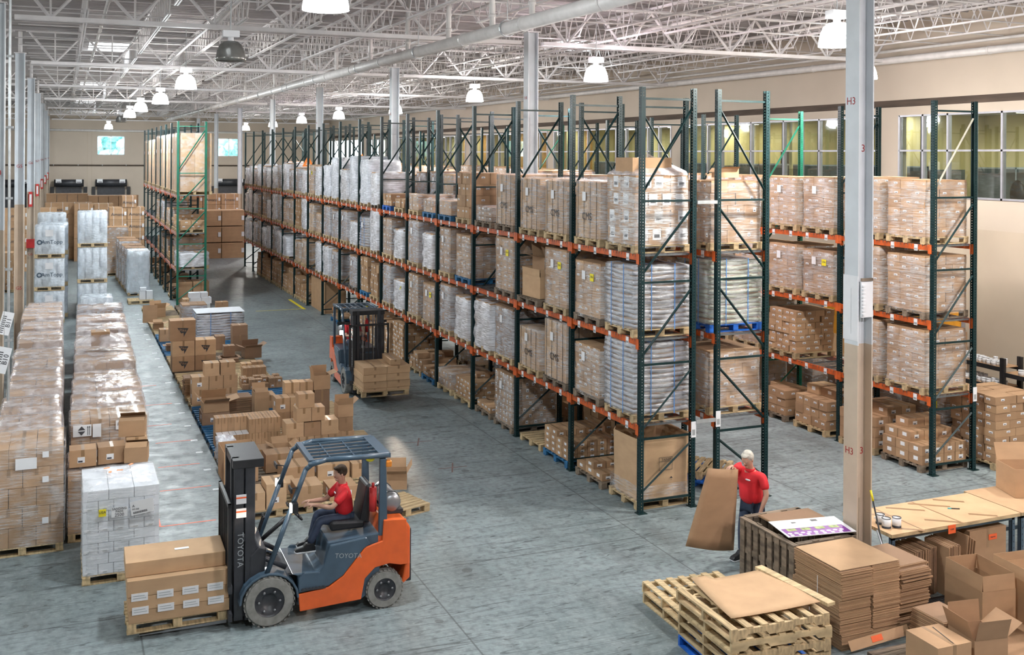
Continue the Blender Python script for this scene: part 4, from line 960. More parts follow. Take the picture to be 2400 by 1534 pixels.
# little cartons in clusters on the right pallet edge
k = 0
for i in range(6):
    for j in range(3):
        for l_ in range(2 if (i+j) % 3 else 1):
            k += 1; carton('tiny brown carton of the low cluster, %s across, %s deep, %s' % (ORD[i], ORD[j], 'upper' if l_ else 'lower'), 4.25+i*.17,26.4+j*.2,PZ+l_*.122,.16,.19,.12,'lab' if k % 3 == 0 else '', group='tiny cartons in the low cluster', mt='kraft_mid')
for i in range(5): carton('thin upright carton of the row beyond the tiny cluster, %s from left' % ORD[i], 4.5+i*.125,27.9,PZ,.12,.35,.24,'', group='thin upright cartons in a row', mt='kraft_mid')
bundle_stack('dark stack of flattened cartons beside the carton wall', 3.42,23.9,PZ,.62,.5,.40,.05,n=16,mt='kraft_dark',straps=0,jit=.02)
bundle_stack('wide flat stack of folded cartons by the left pallet edge', 2.84,26.3,PZ,.6,.5,.42,0,n=10,mt='kraft_mid',straps=0,jit=.02)
# bagged sheets and other special lots
sp = load(4.72,34.3,0,'wavy',.84,'white-topped bagged stack of flat brown packs in the centre block',w=1.5,d=1.05,seed=3)
mb = MB(); mb.box((-.76,-.53,0),(.76,.53,.02)); tag(obj('cover_sheet', mb.mesh('sheet', ['white_card']), None, (4.72,34.3,1.025)), 'white cover sheet on the bagged stack in the centre block', 'cover sheet')
load(4.25,37.2,0,'grey',.75,'grey wrapped stack in front of the white cartons by the left rack',w=.9,d=.9,seed=9)
mb = MB(); mb.box((0,0,0),(.5,.02,.62)); tag(obj('cardboard_sheet', mb.mesh('sheet', ['kraft_mid']), None, (2.62,38.2,.13), (-.12,0,-.1)), 'single cardboard sheet standing on the far pallets', 'cardboard')
bw = load(2.45,21.4,0,'film',.55,'low film-wrapped lot on the left pallet edge beside the narrow cartons',w=.5,d=.9,wood='wood_old',seed=5) if False else None
bt = thing('film_bundle', 'crumpled film bundle under a torn carton on the left pallet edge', 'film bundle', (2.97,20.35,PZ))
obj('film', shell_mb(.28,.6,.42,.04,random.Random(8)).mesh('film', ['wrap_milk'], True), bt); mb = MB(); mb.box((-.12,-.28,0),(.12,.28,.38)); obj('contents', mb.mesh('contents', ['white_card']), bt)

# ------------------------------------------------------------------ left block of wrapped pallets, two rows
def crate_load(x0, x1, yf, d, h, label, kind='lid', seed=0, base=.145, wrap='wrap_loose', nx=3, nz=4, indiv=False, wood='wood', yel=None):
    """front face at yf; individual cartons where they show"""
    r = random.Random(seed); w = x1-x0
    t_ = thing('pallet_load', label, 'pallet load', (x0+w/2, yf+d/2, 0), 0, 'wrapped loads in the left block')
    obj('pallet', pallet_mesh(w, d, wood), t_)
    ch = h/nz; ny = 2 if d < 1.25 else 3
    mt = 'kraft' if kind != 'dark' else 'kraft_dark'
    if indiv:
        for k in range(nz):
            a = nx if k % 2 == 0 else nx
            off = .5/nx*w if k % 2 and indiv == 'brick' else 0
            xs = [-w/2+w*i/a for i in range(a+1)]
            if off: xs = [-w/2]+[x+off for x in xs[:-1]]+[w/2]
            for i in range(len(xs)-1):
                for j in range(ny):
                    if 0 < i < len(xs)-2 and j > 0 and k < nz-1: continue
                    cw, cd = xs[i+1]-xs[i]-.008, d/ny-.008
                    o = obj('carton', carton_mesh(cw, cd, ch-.006, mt if kind != 'white' else 'white_card', kind != 'white', 0), t_, (xs[i]+.004+r.uniform(-.004,.004), -d/2+d*j/ny+.004, base+ch*k))
    else:
        mb = stack_mb(w, d, h, nx, ny, nz, r, .01, 2 if kind == 'dark' else 1, 2, labf=.35)
        obj('carton_stack', mb.mesh('carton_stack', [mt, 'kraft_mid' if kind == 'dark' else 'kraft_pale', 'paper','print']), t_, (0,0,base))
    obj('stretch_wrap', shell_mb(w,d,h,.018,r,K=8,Mz=8,off=.018).mesh('wrap', [wrap], True), t_, (0,0,base))
    return t_
rows1 = [17.0,18.36,19.7,21.02,22.3,23.58,24.86,26.2,27.5,28.85,30.3,31.6,33.0]
hs1 = [1.50,1.50,1.50,1.48,1.5,1.47,1.5,1.5,1.45,1.5,1.46,1.5,1.45]
for i, (y, h) in enumerate(zip(rows1, hs1)):
    h += RND.uniform(-.10,.05) if i else 0; y += .06
    x0 = -1.02+RND.uniform(-.03,.06) if i else -1.15
    if i in (4,5): x0 = -.98
    t_ = crate_load(x0, (.02 if i < 3 else 0.0)-(RND.uniform(0,.07) if i else 0), y, 1.14, h, 'film-wrapped brown load in the leftmost row, %s from the front' % ORD[i], seed=i, nx=3, nz=[5,4,5,2,4][i%5], indiv=('brick' if i == 0 else True) if i < 3 else False, wrap='wrap_thin' if i == 0 else 'wrap_loose', wood='wood_new' if i == 0 else 'wood')
    if i == 0:
        for zz in (1.36,.98,.35): mb = MB(); mb.box((.28,-.605,.145+zz-.02),(.37,-.598,.145+zz+.07)); obj('label_sheet', mb.mesh('label_sheet', ['paper']), t_)
        mb = MB(); mb.box((-.10,-.61,1.33),(.2,-.602,1.5)); obj('label_sheet', mb.mesh('label_sheet', ['paper']), t_)
def roll_block(label, x, y, w, d, h, n, logo=None, seed=0):
    """tall white wrapped unit(s) stacked n high, each on a pallet"""
    for k in range(n):
        t_ = thing('wrapped_roll_pallet', label+', %s from the floor' % ORD[k], 'pallet load', (x,y,k*(h+.15)), 0, 'white wrapped roll pallets')
        obj('pallet', pallet_mesh(w,d,'wood_new'), t_); r = random.Random(seed+k)
        mb = MB()
        for i in range(4):
            for j in range(3): mb.cyl((-w/2+.14+i*(w-.28)/3,-d/2+.15+j*(d-.3)/2,0),(-w/2+.14+i*(w-.28)/3,-d/2+.15+j*(d-.3)/2,h-.04),.12,12)
        obj('rolls', mb.mesh('rolls', ['white_card'], True), t_, (0,0,.145))
        obj('stretch_wrap', shell_mb(w-.04,d-.04,h-.03,.012,r,K=5,Mz=5).mesh('wrap', ['wrap_white'], True), t_, (0,0,.145))
        if logo: 
            text('printed_name', logo, .20, 'fl_blue', t_, (.08,-d/2-.02,.145+h*.42), RF)
            mb = MB(); mb.lathe([(.09,-.003),(.09,0),(.05,0),(.05,-.003)], 18, 0, (-w/2+.17,-d/2-.02,.145+h*.42), 'y'); obj('printed_mark', mb.mesh('printed_mark', ['fl_blue','paper']), t_); mb = MB(); mb.box((-.15,-d/2-.02,.145+h*.62),(.12,-d/2-.015,.145+h*.85)); obj('label_sheet', mb.mesh('label_sheet', ['paper']), t_)
    return t_
roll_block('white printed wrapped unit in the leftmost row, near stack', -.47, 40.6, 1.02, 1.1, 1.03, 3, 'AmTopp', 1)
roll_block('white wrapped unit in the leftmost row, second stack', -.35, 42.0, 1.02, 1.1, 1.03, 3, None, 9)
roll_block('white wrapped unit in the leftmost row, third stack', -.45, 46.0, 1.1, 1.2, 1.08, 3, None, 12)
roll_block('white roll unit in the second row, tall stack', 1.0, 41.3, 1.05, 1.15, 1.18, 3, None, 20)
roll_block('white roll unit in the second row, low one in front', 1.05, 37.3, 1.05, 1.15, 1.15, 1, None, 27)
for k in range(2): roll_block('grey wrapped roll unit beyond the tall stack, %s one' % ORD[k], 1.05, 43.4+k*1.4, 1.05, 1.15, 1.1, 3, None, 30+k)
# second row (white front pallet first)
t_ = thing('pallet_load', 'white cartons under film with yellow USA label, front pallet', 'pallet load', (.79,16.12,0))
obj('pallet', pallet_mesh(1.06,1.15,'wood_new'), t_)
nzw = 8; chw = 1.2/nzw
for k in range(nzw):
    a = 5 if k % 2 == 0 else 3
    for i in range(a):
        for j in range(2):
            cw = 1.04/a-.006
            obj('carton', carton_mesh(cw,.56,chw-.005,'white_card',False,0), t_, (-.52+i*(1.04/a)+.003,-.57+j*.57,.145+k*chw))
mb = MB()
for k in (0,2,4,6):
    for i in range(5): mb.box((-.52+.208*i+.02,-.574,.16+k*chw),(-.52+.208*i+.13,-.571,.195+k*chw)); mb.box((-.52+.208*i+.06,-.576,.170+k*chw),(-.52+.208*i+.12,-.574,.18+k*chw),1)
obj('carton_labels', mb.mesh('labels', ['paper','galv']), t_)
obj('stretch_wrap', shell_mb(1.05,1.14,1.22,.006,random.Random(2),K=8,Mz=8,off=.006).mesh('wrap', ['wrap_thin'], True), t_, (0,0,.12))
mb = MB(); mb.box((-.31,-.612,.98),(-.21,-.62,1.08)); ye = obj('yellow_label', mb.mesh('yellow_label', ['yellow']), t_); text('lettering', 'USA', .052, 'print', ye, (-.26,-.624,1.04), RF)
mb = MB(); mb.box((-.14,-.622,.95),(.08,-.62,1.09)); sp_ = obj('handwritten_label', mb.mesh('hand_label', ['paper']), t_)
for tx, zz in (('SANDING',1.068),('PADS',1.03)): text('lettering', tx, .045, 'print', sp_, (-.03,-.624,zz), RF)
text('lettering', '2500', .065, 'print', sp_, (-.03,-.624,.98), RF)
mb = MB(); Rm = Matrix.Translation((.28,-.62,1.06)) @ Matrix.Rotation(-.12, 4, 'Y'); mb.box((-.16,-.002,-.1),(.16,0,.1),0,Rm)
for q in range(14): mb.box((-.13+q*.014,-.004,-.08),(-.122+q*.014,-.002,-.05),1,Rm)
bl2 = obj('barcode_label', mb.mesh('barcode_label', ['paper','print']), t_); text('lettering', 'A', .05, 'print', bl2, (.16,-.625,1.08), RF); text('lettering', '049 043', .03, 'print', bl2, (.19,-.625,1.035), RF)
for k, (x,y,rz) in enumerate(((.62,16.42,.4),(.80,16.25,-.2),(.97,16.5,.9),(.66,16.2,1.4))):
    mb = MB(); mb.box((-.045,-.02,0),(.045,.02,.004)); tag(obj('orange_sticker', mb.mesh('sticker', ['orange_tag']), None, (x,y,1.40), (.03,0,rz)), 'small orange sticker on the white wrapped pallet, %s' % ('leftmost','centre','far right','nearest the left edge')[k], 'sticker')
# low carton pallet with boxes on top, behind the white one
t_ = crate_load(.08, 1.28, 17.35, 1.2, .96, 'brown carton load with open boxes on top, behind the white pallet', seed=41, nx=3, nz=4, indiv=True, wrap='wrap_thin', wood='wood_new')
for (lb, x, y, z, w_, d_, h_, st, rz) in [('closed box with label on the second-row load, left',.10,17.45,1.16,.40,.34,.27,'lab',0),('taped box with a white slip, second-row load, middle',.53,17.48,1.16,.42,.34,.27,'lab',.03),('dark box behind on the second-row load, right',.98,17.9,1.16,.33,.3,.27,'',0)]:
    carton(lb, x, y, z, w_, d_, h_, st, rz)
open_carton('tilted brown box with a raised flap lying on the second-row boxes', .86,17.98,1.44,.42,.36,.26,-.12,'kraft', flaps=(-85,-60,None,None))
open_carton('open box with label and cut corner at the front of the second-row load', .92,17.42,1.16,.36,.32,.24,-.15,'kraft', flaps=(-70,-60,None,None))
rows2 = [(19.1,1.5,'label'),(20.1,1.5,''),(21.5,1.5,''),(22.9,1.42,''),(24.3,1.5,''),(25.8,1.5,''),(27.2,1.5,'dark'),(28.9,1.5,'dark'),(30.6,1.5,'dark'),(32.6,1.5,'dark')]
for i, (y, h, st) in enumerate(rows2):
    y2 = rows2[i+1][0] if i+1 < len(rows2) else y+1.4
    d_ = min(1.2, y2-y-.16); h += RND.uniform(-.1,.04) if i else 0
    x0 = .13+i*.03; x1 = x0+(1.27 if i > 1 else 1.27)
    t_ = crate_load(x0, x1, y, d_, h-.145, '%s load in the second left row, %s behind the boxes' % ('dark brown wrapped' if st == 'dark' else 'clear film-wrapped carton', ORD[i]), kind=st if st == 'dark' else 'lid', seed=60+i, nx=3 if i else 4, nz=[4,4,3,5,4,4,5,6,6,5][i], indiv=i in (0,1), wrap='wrap_thin' if i in (0,) else ('wrap_grey' if i == 9 else 'wrap_loose'))
    if i == 0:
        mb = MB(); mb.box((-.6,-d_/2-.05,1.23),(-.30,-d_/2-.046,1.43)); mb.box((-.28,-d_/2-.05,1.20),(-.14,-d_/2-.046,1.43)); mb.box((.10,-d_/2-.05,1.30),(.36,-d_/2-.046,1.46))
        mb.prism([(-.52,1.34),(-.40,1.34),(-.46,1.41)],-d_/2-.054,-d_/2-.05,1); mb.prism([(-.52,1.32),(-.46,1.25),(-.40,1.32)],-d_/2-.054,-d_/2-.05,1)
        for x in (-.36,-.33): mb.box((x-.004,-d_/2-.054,1.25),(x+.004,-d_/2-.05,1.38),1); mb.prism([(x-.012,1.38),(x+.012,1.38),(x,1.41)],-d_/2-.054,-d_/2-.05,1)
        ls = obj('label_sheet', mb.mesh('label_sheet', ['paper','print']), t_); text('lettering', 'Po', .08, 'print', ls, (.17,-d_/2-.053,1.39), RF)
tb = thing('carton', 'brown carton pushed up under a tent of film in the second left row', 'carton', (.62,26.0,1.56))
mb = MB(); mb.box((0,0,0),(.42,.4,.33)); obj('body', mb.mesh('body', ['kraft']), tb)
obj('film_tent', shell_mb(1.15,1.0,.03,.02,random.Random(5),tent=.34,K=6,Mz=1).mesh('film_tent', ['wrap_loose'], True), tb, (.22,.2,0))
# third row: tall grey wrapped stacks in front of the left rack
for i in range(5): load(3.03-.05*i, 47.2+i*1.45, 0, 'film' if i == 0 else 'grey', 1.80+(.1 if i > 2 else 0), 'tall grey film-wrapped stack left of the rack, %s from the front' % ORD[i], w=.92, d=1.15, seed=80+i, nz=9)
load(2.5, 55.2, 0, 'brown', 2.3, 'tall brown wrapped stack far back in the third left row', w=1.1, d=1.1, seed=90)
pallet('empty pale pallet in front of the tall wrapped stacks', 2.95, 44.4, 0, 1.0, .9, 'wood_new')
for k in range(3): carton('small white carton on the pale pallet before the tall wrapped stacks, %s' % ('left','right','upper')[k], 2.9+.27*(k % 2)+.02*(k == 2), 44.2, .145+.36*(k == 2), .25,.3,.35 if k < 2 else .12,'wht')

# ------------------------------------------------------------------ far goods: strapped cartons three to five high
def big_carton(label, x, y, z, w, d, h, mt='kraft', brand=None, straps=True, grp='large cartons at the far end'):
    t_ = thing('large_carton', label, 'carton', (x,y,z), 0, grp)
    mb = MB(); mb.box((0,0,0),(w,d,h)); mb.box((-.01,-.01,h-.09),(w+.01,d+.01,h+.005),0); obj('body', mb.mesh('body', [mt]), t_)
    if straps:
        mb = MB()
        for q in (.25,.75): mb.box((w*q-.01,-.016,0),(w*q+.01,-.011,h+.008)); mb.box((w*q-.01,-.016,h+.006),(w*q+.01,d,h+.009))
        obj('strap', mb.mesh('strap', ['strap_white']), t_)
    mb = MB(); mb.box((w*.86,-.016,h*.35),(w*.98,-.011,h*.65)); obj('label_sheet', mb.mesh('label_sheet', ['paper']), t_)
    if brand: text('printed_name', brand, .24, 'print', t_, (w*.48,-.018,h*.42), RF)
    return t_
k = 0
for gi, (gx, gy, n, mh, wd) in enumerate([(-4.3,58,3,5,1.3),(-1.0,64,2,5,1.25),(.55,62.5,2,5,1.02),(2.25,58.0,2,5,.88)]):
    for i in range(n):
        for lv in range(mh):
            big_carton('printed strapped carton, %s far cluster from left, %s column, %s up' % (ORD[gi], ORD[i], ORD[lv]), gx+i*(wd+.03), gy, lv*.655, wd, 1.2, .64, 'kraft', 'Amana')
big_carton('single printed carton sitting on top of the fourth strapped cluster', 2.9, 57.95, 3.278, .72, .9, .6, 'kraft_mid', 'Amana')
for i in range(9): big_carton('brown carton in the row below the dock shutters, %s from left' % ORD[i], -1.1+i*.66, 75, 0, .63, 1.0, 3.25 if i > 3 else 3.4, 'kraft_mid', None, False)
for i in range(3):
    for lv in range(3):
        big_carton('huge lidded carton at the end of the aisle, %s column, %s up' % (('left','middle','right')[i], ORD[lv]), 5.95+i*1.36, 61.7, lv*.96, 1.32, 1.3, .90, 'kraft', None, False, 'huge lidded cartons')
        pallet('thin pallet under the huge lidded carton, %s column, %s up' % (('left','middle','right')[i], ORD[lv]), 6.6+i*1.36, 62.35, lv*.96-.0 if lv == 0 else lv*.96-.06, 1.2, 1.2, 'wood_new') if False else None
for i in range(4):
    for lv in range(2): big_carton('printed carton on the back stack behind the huge ones, %s from left, %s' % (ORD[i], ('lower','upper')[lv]), 5.85+i*1.1, 65.5, 2.35+lv*.66, 1.06, 1.2, .64, 'kraft', 'Amana')
for i in range(4): big_carton('plain carton in the base of the back stack behind the huge ones, %s from left' % ORD[i], 5.85+i*1.1, 65.5, 0, 1.06, 1.2, 2.34, 'kraft', None, False)
# goods beyond the left column line
for i in range(6):
    load(-2.6-(i%2)*1.3, 30+i*5, 0, ('brown','baref','milk')[i%3], 1.6+.3*(i%2), 'wrapped load beyond the left columns, %s from the front' % ORD[i], seed=120+i, nz=6)

# ------------------------------------------------------------------ goods of the short left rack
gD = 'goods on the short left rack'
for b_ in range(7):
    for s_ in (0,1):
        load(XD_+.66, YD_+2.6*b_+(.66 if s_ == 0 else 1.94), 4.506, 'tall', 2.33 if b_ < 4 else 2.2, 'very tall wrapped brown cartons topping the left rack, %s from its bright end' % ORD[b_*2+s_], w=1.38, d=1.14, seed=b_*5+s_, group=gD)
lv3 = [('bare',.34),('bare',.5),('brown',.7),('brown',.6),('bare',.6),('grey',.9),('bare',.5),('brown',.8)]
lv2 = [('milk',.55),('brown',1.05),('baref',.5),('bare',.4),('brown',.7),('bare',.6),('dark',.8),('bare',.5)]
for i, (kd, h) in enumerate(lv3): load(XD_+.55, YD_+1.3*i+.66, 2.986, kd, h, '%s, upper goods level of the left rack, %s from its near end' % (DESC[kd], ORD[i]), seed=140+i, nz=max(2,int(h/.12)) if kd == 'bare' else None, group=gD)
for i, (kd, h) in enumerate(lv2): load(XD_+.62, YD_+1.3*i+.66, 1.526, kd, h, '%s, lower goods level of the left rack, %s from its near end' % (DESC[kd], ORD[i]), seed=150+i, w=1.25 if i == 0 else 1.12, group=gD)
for i, (x, w_) in enumerate([(XD_+.08,.52),(XD_+.63,.62)]): carton('tall brown carton on the floor inside the near end of the left rack, %s' % ('left','right')[i], x, YD_+.15, .0, w_, .9, 1.02, 'lab', mt='kraft_mid')
for i in range(5): load(XD_+.55, YD_+3.4+i*2.6, 0, 'bare', .4+.15*(i%3), 'loose cartons on the floor under the left rack, %s from its near end' % ORD[i], seed=160+i, group=gD)
# ------------------------------------------------------------------ floor level under the racks: pallets with single cartons
def floor_stack(desc, x, y, w, d, layers, wood='wood', lab='lab', mt=None, seed=0, jit=.006, lift=.145, maxn=999):
    """x,y = near left corner of the pallet; layers: (nx, ny, height, x0, y0, x1, y1) fractions of the footprint that layer covers"""
    r = random.Random(seed); w_, d_ = w-.04, d-.04
    if wood: pallet('%s pallet under the %s' % ({'wood':'plain','wood_blue':'blue','wood_old':'weathered','wood_new':'pale','wood_cobalt':'bright blue'}[wood], desc), x+w/2, y+d/2, 0, w, d, wood)
    z = lift; mm = {}
    for li, L in enumerate(layers):
        nx, ny, h = L[:3]; fx0, fy0, fx1, fy1 = L[3:] if len(L) > 3 else (0,0,1,1)
        X0, X1, Y0, Y1 = x+.02+w_*fx0, x+.02+w_*fx1, y+.02+d_*fy0, y+.02+d_*fy1
        last = li == len(layers)-1
        for i in range(nx):
            for j in range(ny):
                if 0 < i < nx-1 and j > 0 and not last and len(layers[li+1]) <= 3: continue
                if i > 0 and i < nx-1 and j == ny-1 and ny > 2 and not last: continue
                cw, cd = (X1-X0)/nx, (Y1-Y0)/ny; key = (round(cw,3), round(cd,3), h, (i+j) % 2)
                m_ = mt or ('kraft' if (i+j) % 2 else 'kraft_mid')
                if key not in mm: mm[key] = carton_mesh(cw-.012, cd-.012, h-.004, m_, True, 1 if lab else 0)
                o = obj('carton', mm[key], None, (X0+cw*i+.006+r.uniform(-jit,jit)*.8, Y0+cd*j+.006+r.uniform(-jit,jit)*.8, z+.001))
                tag(o, 'carton on the %s, %s layer, %s across, %s deep' % (desc, ORD[li], ORD[i], ORD[j]), 'carton', 'cartons on the '+desc)
        z += h
    return z
XR = XA-.0
# bay 1: octagonal bulk box
gb = thing('bulk_box', 'tall open cardboard bulk box on a pallet at the near end of the long rack', 'bulk box', (XR+.02, YA+.12, 0))
obj('pallet', pallet_mesh(1.14,1.02,'wood',), gb, (.57,.51,0))
def oct_pts(w, d, c): return [(c,0),(w-c,0),(w,c),(w,d-c),(w-c,d),(c,d),(0,d-c),(0,c)]
mb = MB(); P0 = oct_pts(1.06,.98,.12); P1 = [(.015+p[0]*.972,.015+p[1]*.97) for p in P0]; hb = 1.05
vs = [(p[0],p[1],0) for p in P0]+[(p[0]*1.03-.02,p[1]*1.03-.02,hb+(.0 if i in (0,1) else .02*(i%3))) for i, p in enumerate(P0)]+[(p[0]*1.03-.02,p[1]*1.03-.02,hb) for p in P1]+[(p[0],p[1],.05) for p in P1]
mb.add(vs, [(i,(i+1)%8,(i+1)%8+8,i+8) for i in range(8)]+[(i+8,(i+1)%8+8,(i+1)%8+16,i+16) for i in range(8)]+[(i+16,(i+1)%8+16,(i+1)%8+24,i+24) for i in range(8)]+[tuple(range(24,32))]+[tuple(range(8))])
obj('body', mb.mesh('body', ['kraft_pale']), gb, (.05,.03,.15))
mb = MB()
for k in range(5): mb.box((.15+.12*k,.3,.0),(.4+.12*k,.75,.006), 0, Matrix.Translation((.1,.0,.75+.03*k)) @ Matrix.Rotation(.25-.12*k,4,'X'))
obj('scrap_sheets', mb.mesh('scrap', ['kraft','kraft_pale']), gb, (0,0,.15))
obj('stretch_wrap', shell_mb(1.08,1.0,.28,.02,random.Random(3),K=6,Mz=3,top=False).mesh('wrap', ['wrap_thin'], True), gb, (.58,.52,.13))
mb = MB(); mb.box((-.003,.28,.35),(0,.40,.58)); mb.box((-.005,.31,.38),(-.003,.37,.44),1); obj('label_sheet', mb.mesh('label_sheet', ['paper','print']), gb, (.05,.03,.15))
mb = MB()
for (a,b_,c_,d_) in ((.40,.55,.67,.55),(.40,.62,.67,.62),(.40,.40,.67,.40)): mb.box((a,-.003,b_),(c_,0,b_+.006))
for a in (.40,.664): mb.box((a,-.003,.40),(a+.006,0,.625))
bx_ = obj('printed_box', mb.mesh('printed_box', ['charcoal']), gb, (.03,.0,.25)); text('lettering', 'TAINER', .06, 'charcoal', bx_, (.55,-.006,.585), RF)
mb = MB(); mb.prism([(.62,.30),(.68,.30),(.65,.33)],-.003,0); mb.box((.649,-.003,.26),(.652,0,.30)); obj('printed_umbrella', mb.mesh('umbrella', ['charcoal']), gb, (.03,0,.2))
floor_stack('low lot by the bulk box', XR-.02, 16.62, 1.14, 1.06, [(4,3,.135),(4,1,.13,0,.33,1,.62)], 'wood_old', seed=1)
floor_stack('green-dotted lot', XR-.04, 17.98, 1.14, 1.10, [(5,4,.12),(5,4,.12),(5,4,.12),(5,2,.12,0,.45,1,1)], 'wood_blue', seed=2)
pallet('empty weathered pallet on the floor under the long rack, beyond the blue one', XR+.55, 19.75, 0, 1.14, 1.06, 'wood')
rack_load(rA, XA, YA, BL, DEP, 'long aisle rack', 2, 0, 0, 'sq', 1.12, nz=8, nx=5, ny=5, wood='wood_old')
load(XR+.54, 22.44, 0, 'baref', .14, 'single layer of cartons behind the square-labelled stack', nz=1, nx=4, ny=4, seed=4, wood='wood_old', d=.98, w=1.12)
load(XR+.53, 23.75, 0, 'baref', .45, 'flat layered cartons on a pale pallet, fourth bay of the long rack', nz=4, nx=4, ny=4, seed=5, wood='wood_new', d=1.1, w=1.14)
carton('small carton on top of the flat layered cartons, fourth bay', XR+.35, 23.7, .60, .36,.3,.1,'lab')
load(XR+.53, 25.03, 0, 'sq', .40, 'cartons with white side labels, fourth bay of the long rack', nz=2, nx=3, ny=4, seed=6, wood='wood_new', d=1.06, w=1.14)
load(XR+.5, 26.3, 0, 'bare', .22, 'low cartons on a blue pallet, fifth bay of the long rack', nz=2, nx=4, ny=3, seed=7, wood='wood_blue', d=.98, w=1.12)
load(XR+.54, 27.48, 0, 'bare', .45, 'loose cartons, fifth bay of the long rack on the floor', nz=3, nx=3, ny=4, seed=8, d=1.06, w=1.14)
rack_load(rA, XA, YA, BL, DEP, 'long aisle rack', 5, 0, 0, 'baref', 1.05, nz=8, nx=4, ny=4, lev_=None) if False else load(XR+.5, 29.0, 0, 'baref', 1.05, 'tall block of brown cartons on the floor beside the far forklift load', nz=9, nx=4, ny=4, seed=9, w=1.14)
load(XR+.5, 30.35, 0, 'bare', .9, 'tall loose cartons on the floor behind the far forklift', nz=6, nx=4, ny=4, seed=10)
load(XR+.5, 31.9, 0, 'bare', .55, 'low loose cartons on the floor behind the far forklift, first lot', nz=4, seed=11); load(XR+.5, 33.2, 0, 'baref', .7, 'block of cartons on the floor behind the far forklift, second lot', nz=5, seed=12)
load(XR+.52, 36.8, 0, 'baref', .12, 'flat cartons on a blue pallet left of the far forklift', nz=1, nx=2, ny=2, seed=13, wood='wood_blue', d=1.0, w=1.1)
slab = thing('large_carton', 'huge pale cardboard panel box standing under the long rack before the yellow line', 'cardboard', (XR+.12, 38.85, 0)); mb = MB(); mb.box((0,0,0),(.85,2.3,1.28)); obj('body', mb.mesh('body', ['kraft']), slab)
for i in range(9):
    load(XR+.53, 42.0+i*1.31, 0, 'bare', .6+.2*(i%3), 'brown cartons on the floor beyond the big panel box, %s lot' % ORD[i], nz=3+(i%2), nx=3, ny=3, seed=20+i, wood='wood_new' if i < 2 else 'wood', d=1.1, w=1.12)
# rack C floor goods
floor_stack('stepped lot, near end of right rack', XC_-.1, 15.25, 1.2, 1.08, [(4,3,.19),(4,3,.19),(3,2,.18,.05,.34,1,1),(2,1,.17,.25,.62,1,.95)], 'wood_old', seed=31)
floor_stack('second lot of the right rack', XC_-.1, 16.5, 1.15, 1.08, [(3,3,.22),(3,3,.22),(3,3,.2),(2,2,.17,.3,0,1,.8)], 'wood', seed=32)
load(XC_+.47, 18.5, 0, 'baref', .62, 'brown cartons on the floor, third lot of the right rack', nz=3, nx=4, ny=4, seed=33, w=1.15, d=1.1); carton('carton on top of the third lot of the right rack, front', XC_+.3, 18.1, .77, .4,.5,.18,'lab'); carton('carton on top of the third lot of the right rack, back', XC_+.25, 18.6, .77, .5,.4,.2,'lab')
load(XC_+.47, 19.85, 0, 'bare', .58, 'brown cartons on the floor, fourth lot of the right rack', nz=3, nx=3, ny=3, seed=34, w=1.15, wood='wood_old')
load(XC_+.5, 21.2, 0, 'brown', 1.1, 'wrapped load on the floor, third bay of the right rack', seed=35); load(XC_+.5, 22.6, 0, 'brown', .9, 'second wrapped load on the floor, third bay of the right rack', seed=36)
pallet('weathered film-covered pallet on the middle shelf, second bay, far slot, long aisle rack', XR+.5, 19.85, LEV[1]+.006, 1.14, 1.05, 'wood_old')
open_carton('wide open carton on the weathered pallet, middle shelf of the long rack', XR+.05, 19.45, LEV[1]+.155, .75, .8, .46, .05, 'kraft_pale', flaps=(4,4,4,4), fl=.16)
open_carton('tilted open carton with raised flaps inside the wide one, middle shelf', XR+.18, 19.5, LEV[1]+.66, .50, .5, .36, .1, 'kraft_mid', flaps=(-35,15,75,20), fl=.3)
for i, (y, z, l_) in enumerate(((35.9, 5.70, 'near'), (44.7, 5.62, 'far'))):
    o = thing('warning_sign', 'orange triangular cardboard sign on the top loads, the %s one' % l_, 'sign', (XA+.75, y, z)); mb = MB(); mb.prism([(-.26,0),(.26,0),(0,.5)], -.01, .01); obj('panel', mb.mesh('panel', ['orange_tag']), o)
    mb = MB(); mb.box((-.1,-.013,.08),(.1,-.0105,.12)); mb.box((-.07,-.013,.15),(.07,-.0105,.18)); obj('printing', mb.mesh('printing', ['paper']), o)
# goods against the wall behind rack C
load(17.62, 15.42, 0, 'baref', 1.30, 'tall neat stack of brown cartons right of the near rack end', nz=8, nx=3, ny=4, seed=41, w=1.2, d=1.15)
for i,(x,y,kd,h,yl) in enumerate([(17.6,16.62,'dark',1.15,True),(17.6,17.85,'dark',1.1,True),(17.6,19.2,'dark',1.0,True),(17.6,20.7,'dark',1.1,False)]): load(x, y, 0, kd, h, 'dark wrapped load behind the right rack, %s from its near end' % ORD[i], seed=50+i, yel=yl)
